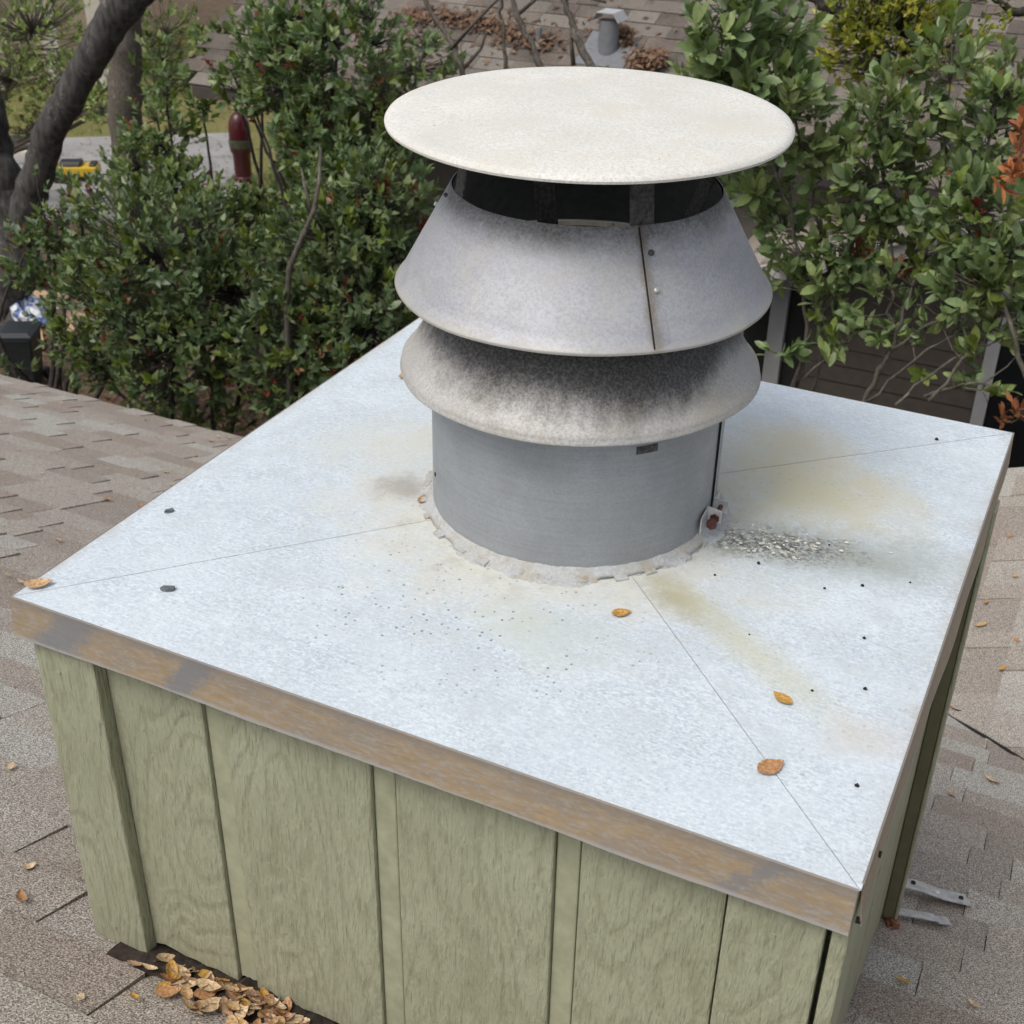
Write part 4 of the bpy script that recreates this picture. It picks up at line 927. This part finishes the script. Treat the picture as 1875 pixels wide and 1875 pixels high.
# left hedge of tall red-tip shrubs
def hedge(name, label, px, y, blobs, nros, sep, leaf=.092, **kw):
    B = [bl(*b) for b in blobs]; base = np.array([at(px, 600, y=y)[0], y, GZ])
    tips = [b[0] + np.array([0, 0, .1]) for b in B for _ in range(1)] + [B[0][0] + np.array([.25, .1, .3])]
    return shrub(name, label, base, mkstems(base, tips), B, leaf, nros, sep, wid=1.3, twigmat='darkstem', **kw)
HG = 'tall red-tipped shrubs between the houses'
hedge('photinia_shrub', 'dense dark shrub in the left centre with red shoot tips, front of the hedge', 340, 5.9, [(300, 500, 5.8, 170), (200, 590, 5.7, 120), (430, 560, 5.9, 150), (330, 660, 5.6, 150), (160, 650, 5.6, 60, None, .6)], 1500, 110, red=.042, lime=.11, group=HG)
hedge('photinia_shrub', 'dense shrub just left of the cowl, lowest leaves over the chimney rim', 600, 6.0, [(620, 470, 6.0, 150), (680, 580, 5.8, 130), (560, 620, 5.7, 140), (700, 380, 6.2, 110), (520, 700, 5.5, 80, None, .5)], 1500, 110, red=.042, lime=.11, group=HG)
hedge('photinia_shrub', 'loose tall shrub rising in front of the far roof left of the lid', 640, 7.0, [(620, 110, 7.0, 130), (540, 60, 7.0, 90), (700, 230, 7.0, 110), (590, 250, 6.9, 100), (780, 110, 7.0, 70, None, .6), (650, 320, 6.8, 110), (500, 150, 7.0, 65, None, 1.1), (540, 230, 7.0, 60, None, .9), (425, 150, 7.2, 45, None, 1.0), (460, 185, 7.1, 30, None, 1.0)], 1150, 90, greens=GREENS * 1.2, red=.042, lime=.11, group=HG)
hedge('photinia_shrub', 'upright leafy shrub before the straight grey tree trunk', 280, 7.6, [(260, 330, 7.6, 95), (330, 380, 7.5, 100), (290, 240, 7.7, 70, None, .6), (400, 430, 7.3, 100), (300, 130, 8.0, 60, None, .4)], 850, 80, greens=LIGHTG, lime=.14, red=.035, group=HG)
hedge('photinia_shrub', 'low bronze-tipped shrub at the left edge by the forked trunk', 60, 6.4, [(60, 470, 6.4, 70, None, .7), (110, 420, 6.5, 55, None, .5), (180, 500, 6.4, 80), (30, 690, 5.9, 40, None, .5), (160, 360, 6.5, 38, None, .6), (70, 330, 6.6, 25, None, .3), (128, 335, 6.6, 22, None, .7)], 420, 60, red=.13, group=HG)
hedge('photinia_shrub', 'small-leaved shrub at the middle left between trunk and maroon post', 470, 8.2, [(490, 410, 7.9, 75), (400, 90, 8.6, 60, None, .5), (490, 90, 7.6, 75, None, .8), (560, 330, 7.6, 65, None, .7), (370, 190, 8.6, 35, None, .5)], 560, 50, greens=LIGHTG, lime=.14, red=.035, group=HG)
# light bushy undergrowth farther left, against the pale house
B = [bl(60, 60, 11.5, 110), bl(20, 150, 11.0, 90), bl(150, 150, 11.2, 60, None, .6), bl(300, 60, 11.5, 70, None, .8), bl(300, 160, 11.3, 60), bl(190, 200, 11.0, 40)]
base = np.array([-15.5, 11.5, GZ]); shrub('understorey_tree', 'olive small-leaved tree at top left before the pale house', base, mkstems(base, [b[0] for b in B], bend=.5), B, .085, 1000, 60, red=.0, lime=.25, cat='tree', stem_r=.05, greens=LIGHTG * 1.3 + np.array([.05, .045, 0]))

# right shrub: big glossy leaves close behind the chimney
RG = 'large-leaved shrubs right of the cowl'
def rstem(*pp): return [at(px, py, y=y) for px, py, y in pp]
bR = np.array([-.35, 5.0, GZ])
B = [bl(1340, 60, 4.6, 90), bl(1300, 150, 4.7, 70, None, .8), bl(1400, 160, 4.7, 100), bl(1470, 240, 4.8, 90), bl(1380, 330, 5.0, 75), bl(1440, 30, 4.7, 60, None, .6), bl(1430, 410, 5.0, 60, None, .8), bl(1435, 500, 4.9, 50, None, .7), bl(1430, 620, 4.8, 45, None, .4)]
shrub('broadleaf_shrub', 'glossy large-leaved shrub touching the right side of the round lid', bR + [-.6, 0, 0],
      [rstem((1440, 760, 4.9), (1480, 600, 4.9), (1455, 430, 4.9), (1400, 250, 4.8), (1350, 60, 4.6)), rstem((1480, 740, 5.0), (1530, 560, 5.0), (1490, 380, 4.9), (1450, 180, 4.8), (1440, 30, 4.7))],
      B, .115, 320, 150, red=.015, lime=.05, greens=LIGHTG, group=RG, stem_r=.014, big=True, wid=1.15)
B = [bl(1590, 330, 4.9, 120), bl(1640, 200, 5.0, 95), bl(1700, 330, 5.0, 110), bl(1560, 440, 4.9, 70), bl(1690, 450, 4.8, 80, None, .8), bl(1640, 560, 4.7, 90, None, .45), bl(1530, 480, 4.9, 75, None, .7), bl(1520, 570, 4.9, 70, None, .4), bl(1570, 640, 4.6, 80, None, .14), bl(1740, 620, 4.6, 70, None, .2), bl(1740, 110, 5.0, 75, None, .7)]
shrub('broadleaf_shrub', 'large-leaved shrub in the right middle with bare forked stems before the dark wall', bR,
      [rstem((1560, 800, 4.6), (1580, 740, 4.6), (1630, 640, 4.6), (1660, 555, 4.7), (1720, 400, 4.9), (1740, 150, 5.0)), rstem((1630, 640, 4.6), (1740, 570, 4.5), (1810, 490, 4.5)),
       rstem((1580, 740, 4.6), (1700, 640, 4.5), (1790, 590, 4.5)), rstem((1460, 700, 4.9), (1500, 600, 5.0), (1560, 450, 5.0), (1590, 320, 4.9)), rstem((1640, 740, 4.4), (1740, 660, 4.4), (1810, 630, 4.5), (1870, 580, 4.5)), rstem((1630, 640, 4.6), (1628, 520, 4.8), (1640, 330, 4.9), (1640, 200, 5.0)), rstem((1470, 690, 4.7), (1570, 610, 4.8), (1590, 540, 4.9)), rstem((1664, 552, 4.7), (1750, 590, 4.6))],
      B, .094, 400, 170, red=.03, lime=.12, greens=LIGHTG, group=RG, stem_r=[.017, .011, .009, .012, .008, .010, .007, .006], big=True, wid=1.2)
B = [bl(1800, 380, 4.6, 85), bl(1840, 480, 4.5, 70), bl(1830, 230, 4.9, 75), bl(1770, 530, 4.5, 60, None, .6), bl(1850, 150, 5.0, 55, None, .7), bl(1800, 680, 4.4, 55, None, .4), bl(1870, 600, 4.5, 50, None, .6), bl(1810, 600, 4.5, 50, None, .5)]
shrub('broadleaf_shrub', 'large-leaved shrub cut by the right edge of the picture', bR + [.75, -.2, 0],
      [rstem((1900, 760, 4.4), (1860, 620, 4.4), (1800, 480, 4.5), (1790, 330, 4.7), (1830, 180, 4.9)), rstem((1700, 740, 4.3), (1780, 640, 4.4), (1830, 600, 4.5), (1880, 470, 4.5)), rstem((1690, 720, 4.4), (1800, 700, 4.4), (1880, 650, 4.5))],
      B, .098, 270, 120, red=.02, lime=.08, greens=LIGHTG, group=RG, stem_r=[.014, .009, .008], big=True, wid=1.2)
# copper-coloured dead sprays at the right edge
B = [bl(1860, 290, 4.2, 30), bl(1830, 330, 4.2, 22), bl(1868, 235, 4.2, 20)]
GOR = ORAN
shrub('dead_branch', 'copper-orange dead leaves hanging at the right edge level with the lid', at(1880, 330, y=4.2), [rstem((1905, 380, 4.2), (1880, 310, 4.2), (1850, 270, 4.2))], B, .085, 9, 40, red=0, lime=0, greens=GOR, cat='branch', stem_r=.006, big=True, mat='dry')
B = [bl(1845, 765, 4.3, 26), bl(1862, 745, 4.3, 18)]
shrub('dead_branch', 'rust-brown dead leaves just above the right rear corner of the chimney', at(1870, 790, y=4.3), [rstem((1900, 770, 4.3), (1860, 770, 4.3), (1835, 772, 4.3))], B, .07, 6, 30, red=0, lime=0, greens=GOR * .5, cat='branch', stem_r=.006, big=True, mat='dry')
# yellow-green oak bough overhanging at the top right
YG = np.array([(.28, .30, .04), (.36, .36, .06), (.21, .23, .04), (.42, .38, .08), (.14, .17, .04)])
B = [bl(1640, 40, 6.0, 95), bl(1540, 90, 6.0, 60), bl(1730, 90, 6.1, 70), bl(1560, 10, 6.0, 70), bl(1700, -30, 6.0, 90), bl(1800, 20, 6.1, 60, None, .6), bl(1600, 130, 6.0, 50, None, .5), bl(1790, 130, 6.2, 40, None, .5)]
shrub('oak_bough', 'dark crooked bough with yellow-green small leaves at the top right', at(1480, -40, y=6.0),
      [rstem((1470, -20, 6.0), (1510, 12, 6.0), (1580, 28, 6.0), (1640, 55, 6.0), (1700, 70, 6.1), (1750, 110, 6.1)), rstem((1530, 18, 6.0), (1570, 70, 6.0), (1620, 110, 6.0)), rstem((1560, 20, 6.0), (1610, 70, 6.0), (1650, 100, 6.0)), rstem((1920, 10, 6.2), (1850, 22, 6.2), (1815, -5, 6.2))],
      B, .05, 520, 60, red=0, lime=0, greens=YG, cat='branch', stem_r=[.035, .014, .012, .035], twigmat='darkstem', mat='oakleaf', per=(6, 11), wid=1.4)
# bare thin saplings in front of the neighbour's roof
def sapling(pts, r0, label, twigs):
    P = rstem(*pts); b = np.array([P[0][0], P[0][1], GZ]); e = empty('bare_sapling', b); tag(e, label, 'sapling', 'bare saplings before the far roof')
    pts3 = [b, (b + P[0]) / 2 + np.array([.1, 0, 0])] + P; fine = []
    for a, c_ in zip(pts3[:-1], pts3[1:]):
        for t in np.linspace(0, 1, 5)[:-1]: fine.append(np.array(a) + (np.array(c_) - np.array(a)) * t + rng.normal(0, .010, 3))
    fine.append(pts3[-1]); MB().tube(fine, [r0 * (1 - .5 * i / len(fine)) * rng.uniform(.85, 1.2) for i in range(len(fine))], 7).obj('trunk', MAT['stem'], e, smooth=True)
    for tw in twigs:
        T = rstem(*tw); MB().tube(T, [r0 * .5 * (1 - .6 * i / len(T)) for i in range(len(T))], 5).obj('twig', MAT['stem'], e, smooth=True)
sapling([(860, 190, 6.6), (849, 137, 6.6), (820, 70, 6.6), (782, 5, 6.6), (760, -60, 6.6)], .030, 'leftmost thin bare sapling crossing the far roof', [[(826, 90, 6.6), (870, 40, 6.5), (910, 0, 6.5), (950, -30, 6.5)], [(845, 130, 6.6), (880, 90, 6.6), (890, 60, 6.6)]])
sapling([(930, 190, 6.8), (927, 122, 6.8), (918, 50, 6.8), (917, -40, 6.8)], .020, 'straight thin bare sapling, second from the left before the far roof', [])
sapling([(1010, 190, 6.5), (993, 122, 6.5), (962, 60, 6.5), (939, 0, 6.5), (930, -60, 6.5)], .030, 'leaning bare sapling, third from the left before the far roof', [[(950, 25, 6.5), (985, -5, 6.5), (1010, -20, 6.5)]])
sapling([(1120, 190, 6.5), (1086, 122, 6.5), (1050, 60, 6.5), (1040, 20, 6.5), (1022, -30, 6.5)], .034, 'mottled bare sapling nearest the grey roof vent', [[(1050, 120, 6.5), (1046, 80, 6.5), (1046, 30, 6.5)], [(1030, 0, 6.5), (1060, -10, 6.5), (1110, 4, 6.5)]])
# slim forked pale stem in the left hedge
e = empty('pale_sapling', g0(530, 600, 5.4)); tag(e, 'slim pale forked stem standing in the hedge left of the cowl', 'sapling')
P = rstem((525, 560, 5.4), (530, 490, 5.4), (560, 420, 5.4), (575, 385, 5.4), (585, 330, 5.5), (587, 270, 5.5)); MB().tube([np.array([P[0][0] - .1, P[0][1], GZ])] + P, [.03, .022, .021, .019, .017, .014, .010], 7).obj('trunk', MAT['stem'], e, smooth=True)
MB().tube(rstem((572, 392, 5.4), (560, 350, 5.4), (552, 310, 5.5)), [.013, .011, .008], 6).obj('branch', MAT['stem'], e, smooth=True)

# big forked tree at the left edge
tb = np.array([-10.55, 8.3, GZ]); e = empty('forked_tree', tb); tag(e, 'dark forked tree trunk leaning across the top left corner', 'tree')
def limb(parent, name, pts, rad, mat='bark', sides=14, jit=.02):
    fine, rr = [], []
    for i in range(len(pts) - 1):
        for t in np.linspace(0, 1, 7)[:-1]: fine.append(np.array(pts[i]) + (np.array(pts[i + 1]) - np.array(pts[i])) * t + rng.normal(0, jit, 3)); rr.append((rad[i] + (rad[i + 1] - rad[i]) * t) * rng.uniform(.98, 1.02))
    fine.append(np.array(pts[-1])); rr.append(rad[-1]); return MB().tube(fine, rr, sides).obj(name, MAT[mat], parent, smooth=True)
ty = 8.5
limb(e, 'trunk', [tb - [0, 0, .1], at(-8, 560, y=8.3), at(20, 470, y=8.4), at(32, 420, y=ty)], [.40, .33, .29, .27])
limb(e, 'bough', [at(32, 430, y=ty), at(62, 340, y=ty), at(92, 235, y=ty), at(150, 135, y=ty), at(195, 50, y=ty), at(240, -10, y=ty), at(300, -90, y=ty)], [.20, .175, .16, .155, .165, .19, .20], jit=.012)
limb(e, 'bough', [at(30, 430, y=ty), at(5, 330, y=ty), at(-20, 230, y=ty), at(-40, 60, y=ty)], [.22, .19, .17, .15])
# straight grey trunk behind the hedge
tb = np.array([*at(238, 470, z=GZ)[:2], GZ]); yy = tb[1]; e = empty('straight_tree', tb); tag(e, 'straight grey-brown tree trunk behind the left hedge', 'tree')
limb(e, 'trunk', [tb - [0, 0, .1], at(245, 400, y=yy), at(232, 250, y=yy), at(228, 90, y=yy), at(222, -60, y=yy), at(220, -300, y=yy)], [.30, .215, .205, .195, .19, .18], 'stem')
# brown leaf litter on the ground below the hedge
n = 7000; P = np.stack([rng.uniform(-10, -1.5, n), rng.uniform(4.2, 8.6, n), GZ + rng.uniform(.005, .06, n)], -1)
Pq = bulk_leaves(P, rng.uniform(.05, .10, n), BROWN[rng.integers(0, 6, n)] * 1.3, None, .4)
tag(link('ground_litter', leaves_mesh('ground_litter', *Pq, MAT['dry'])), 'fallen brown leaves on the ground under the hedge', 'leaf litter', kind='stuff')
n = 2500; P = np.stack([rng.uniform(-17, -9, n), rng.uniform(11, 19, n), GZ + rng.uniform(.07, .09, n)], -1)
Pq = bulk_leaves(P, rng.uniform(.05, .09, n), np.array([(.30, .21, .11), (.36, .28, .15), (.22, .14, .07)])[rng.integers(0, 3, n)], None, .3)
tag(link('lawn_litter', leaves_mesh('lawn_litter', *Pq, MAT['dry'])), 'dry leaves strewn over the far lawn and drive', 'leaf litter', kind='stuff')

# ================================================================ far things at the left
# pale house behind the trees
hb = empty('pale_house', (-19, 18, GZ)); tag(hb, 'beige masonry house with pale posts far behind the trees at top left', 'house')
hd = np.array([.75, .66, 0]); hd /= np.linalg.norm(hd); hn = np.array([hd[1], -hd[0], 0]); hc = np.array([-18.7, 17.5, GZ])
def hbox(name, s0, s1, d0, d1, z0, z1, mat):
    m = MB(); vs = [hc + hd * s + hn * d + np.array([0, 0, z]) for z in (z0, z1) for s, d in ((s0, d0), (s1, d0), (s1, d1), (s0, d1))]
    m.add(vs, [(3, 2, 1, 0), (4, 5, 6, 7), (0, 1, 5, 4), (1, 2, 6, 5), (2, 3, 7, 6), (3, 0, 4, 7)]); return m.obj(name, mat, hb)
hbox('wall', -9, 1.3, -.3, -4, 0, 3.4, MAT['beige'])
for s in (-4.2, -2.3, -.9, .15, 1.0): hbox('post', s, s + .28, -.05, .22, 0, 3.2, MAT['trimpost'])
for s in (-3.6, -1.9):
    w_ = hbox('window', s, s + 1.0, -.29, -.22, .9, 2.3, MAT['glass'])
hbox('roof', -9.4, 1.6, .5, -4.4, 3.4, 3.65, MAT['deck'])
# maroon round-topped post on the lawn
b = np.array([*at(447, 335, z=GZ)[:2], GZ]); e = empty('bollard', b); tag(e, 'dark maroon round-topped post on the dry grass beyond the hedge', 'post')
m = MB().lathe([(.15, 0), (.15, .10), (.125, .12), (.135, .45), (.165, .50), (.165, .80), (.15, .92), (.11, 1.02), (.05, 1.07), (0, 1.08)], 24, (b[0], b[1])); o = m.obj('body', MAT['maroon'], e, auto=40); o.location.z += GZ
m = MB().lathe([(.168, .55), (.172, .57), (.172, .66), (.168, .68)], 24, (b[0], b[1])); o = m.obj('band', plain('dull_olive_band', (.05, .055, .03), .5, .3, 20), e); o.location.z += GZ
# yellow and black toy on the drive
b = np.array([*at(140, 328, z=GZ + .05)[:2], GZ + .05]); e = empty('toy_car', b); tag(e, 'small yellow and black ride-on toy on the grey drive', 'toy')
dx = np.array([.86, .5, 0]); dy = np.array([-.5, .86, 0])
def tb_(pts, z0, z1, w0, w1, mat, name):
    m = MB(); vs = [b + dx * s + dy * w_ + np.array([0, 0, z]) for z, w in ((z0, w0), (z1, w1)) for s, w_ in ((pts[0], -w), (pts[1], -w), (pts[1], w), (pts[0], w))]
    m.add(vs, [(3, 2, 1, 0), (4, 5, 6, 7), (0, 1, 5, 4), (1, 2, 6, 5), (2, 3, 7, 6), (3, 0, 4, 7)]); return m.obj(name, mat, e, bevel=.02)
tb_((-.36, .36), .07, .22, .17, .16, MAT['yellow'], 'body'); tb_((-.20, .12), .221, .29, .14, .10, MAT['black'], 'seat'); tb_((.24, .34), .222, .26, .13, .11, MAT['black'], 'bonnet')
for s in (-.24, .24):
    for w_ in (-.185, .185):
        c_ = b + dx * s + dy * w_ + np.array([0, 0, .075]); MB().tube([c_ - dy * .03, c_ + dy * .03], .075, 16).obj('wheel', MAT['black'], e, auto=40)
# bins
def bin_(b, s, yaw, mat, label):
    e = empty('trash_bin', b); tag(e, label, 'bin'); c_, s_ = math.cos(yaw), math.sin(yaw)
    def W_(x, y, z): return (b[0] + (x * c_ - y * s_) * s, b[1] + (x * s_ + y * c_) * s, b[2] + z * s)
    m = MB(); m.add([W_(x * w, y * w, z) for z, w in ((.06, .76), (.95, 1)) for x, y in ((-.28, -.32), (.28, -.32), (.28, .32), (-.28, .32))], [(3, 2, 1, 0), (4, 5, 6, 7), (0, 1, 5, 4), (1, 2, 6, 5), (2, 3, 7, 6), (3, 0, 4, 7)]); m.obj('body', mat, e, bevel=.02)
    m = MB(); m.add([W_(x * w, y * w, z) for z, w in ((.952, 1.08), (1.0, 1.08), (1.05, .8)) for x, y in ((-.28, -.32), (.28, -.32), (.28, .32), (-.28, .32))], [(3, 2, 1, 0), (8, 9, 10, 11)] + [(k + i, k + (i + 1) % 4, k + 4 + (i + 1) % 4, k + 4 + i) for k in (0, 4) for i in range(4)]); m.obj('lid', mat, e)
    for x in (-.25, .25): MB().tube([W_(x - .03, .3, .1), W_(x + .03, .3, .1)], .1 * s, 14).obj('wheel', MAT['black'], e, auto=40)
    MB().tube([W_(-.22, .38, .93), W_(.22, .38, .93)], .016 * s, 8).obj('handle', mat, e)
bb = at(52, 705, z=GZ); bin_(np.array([bb[0], bb[1], GZ]), .62, .5, MAT['binblack'], 'black wheeled bin at the left edge beyond the roof')
bb = at(605, 425, z=GZ); bin_(np.array([bb[0], bb[1], GZ]), .8, .9, MAT['binblue'], 'dark navy bin half hidden behind the hedge left of the cowl')
# tan boards and a crumpled bag beside the trunk
b = at(75, 580, z=GZ); b = np.array([b[0], b[1], GZ])
for i, (dx_, dy_, a, w_, l_, lab) in enumerate(((.15, .05, .4, .42, .55, 'large flattened tan cardboard sheet on the ground by the forked trunk'), (.25, -.55, .8, .22, .5, 'narrow tan cardboard strip in front of the crumpled bag'))):
    c_, s_ = math.cos(a), math.sin(a); m = MB(); vs = []
    for z in (.02 + .02 * i, .05 + .02 * i):
        for x, y in ((-w_, -l_), (w_, -l_), (w_, l_), (-w_, l_)): vs.append((b[0] + dx_ + x * c_ - y * s_, b[1] + dy_ + x * s_ + y * c_, GZ + z + .06 * (y > 0) * (i == 0)))
    m.add(vs, [(3, 2, 1, 0), (4, 5, 6, 7), (0, 1, 5, 4), (1, 2, 6, 5), (2, 3, 7, 6), (3, 0, 4, 7)]); tag(m.obj('cardboard_sheet', MAT['card']), lab, 'cardboard')
bx, by = at(55, 575, z=GZ + .15)[:2]; m = MB(); vs = []; nu, nv = 22, 12
for i in range(nv + 1):
    th = math.pi * .5 * i / nv
    for j in range(nu):
        a = 2 * math.pi * j / nu; r_ = .34 * math.cos(th) * (1 + .22 * math.sin(3 * a + i) + .16 * math.sin(7 * a + 2 * i)) + .01
        vs.append((bx + r_ * math.cos(a), by + r_ * .8 * math.sin(a), GZ + .06 + .26 * math.sin(th) * (1 + .25 * math.sin(5 * a + 1.3 * i))))
m.add(vs, [(i * nu + j, i * nu + (j + 1) % nu, (i + 1) * nu + (j + 1) % nu, (i + 1) * nu + j) for i in range(nv) for j in range(nu)])
tag(m.obj('plastic_bag', MAT['bag']), 'crumpled blue and white plastic bag lying on cardboard', 'bag')
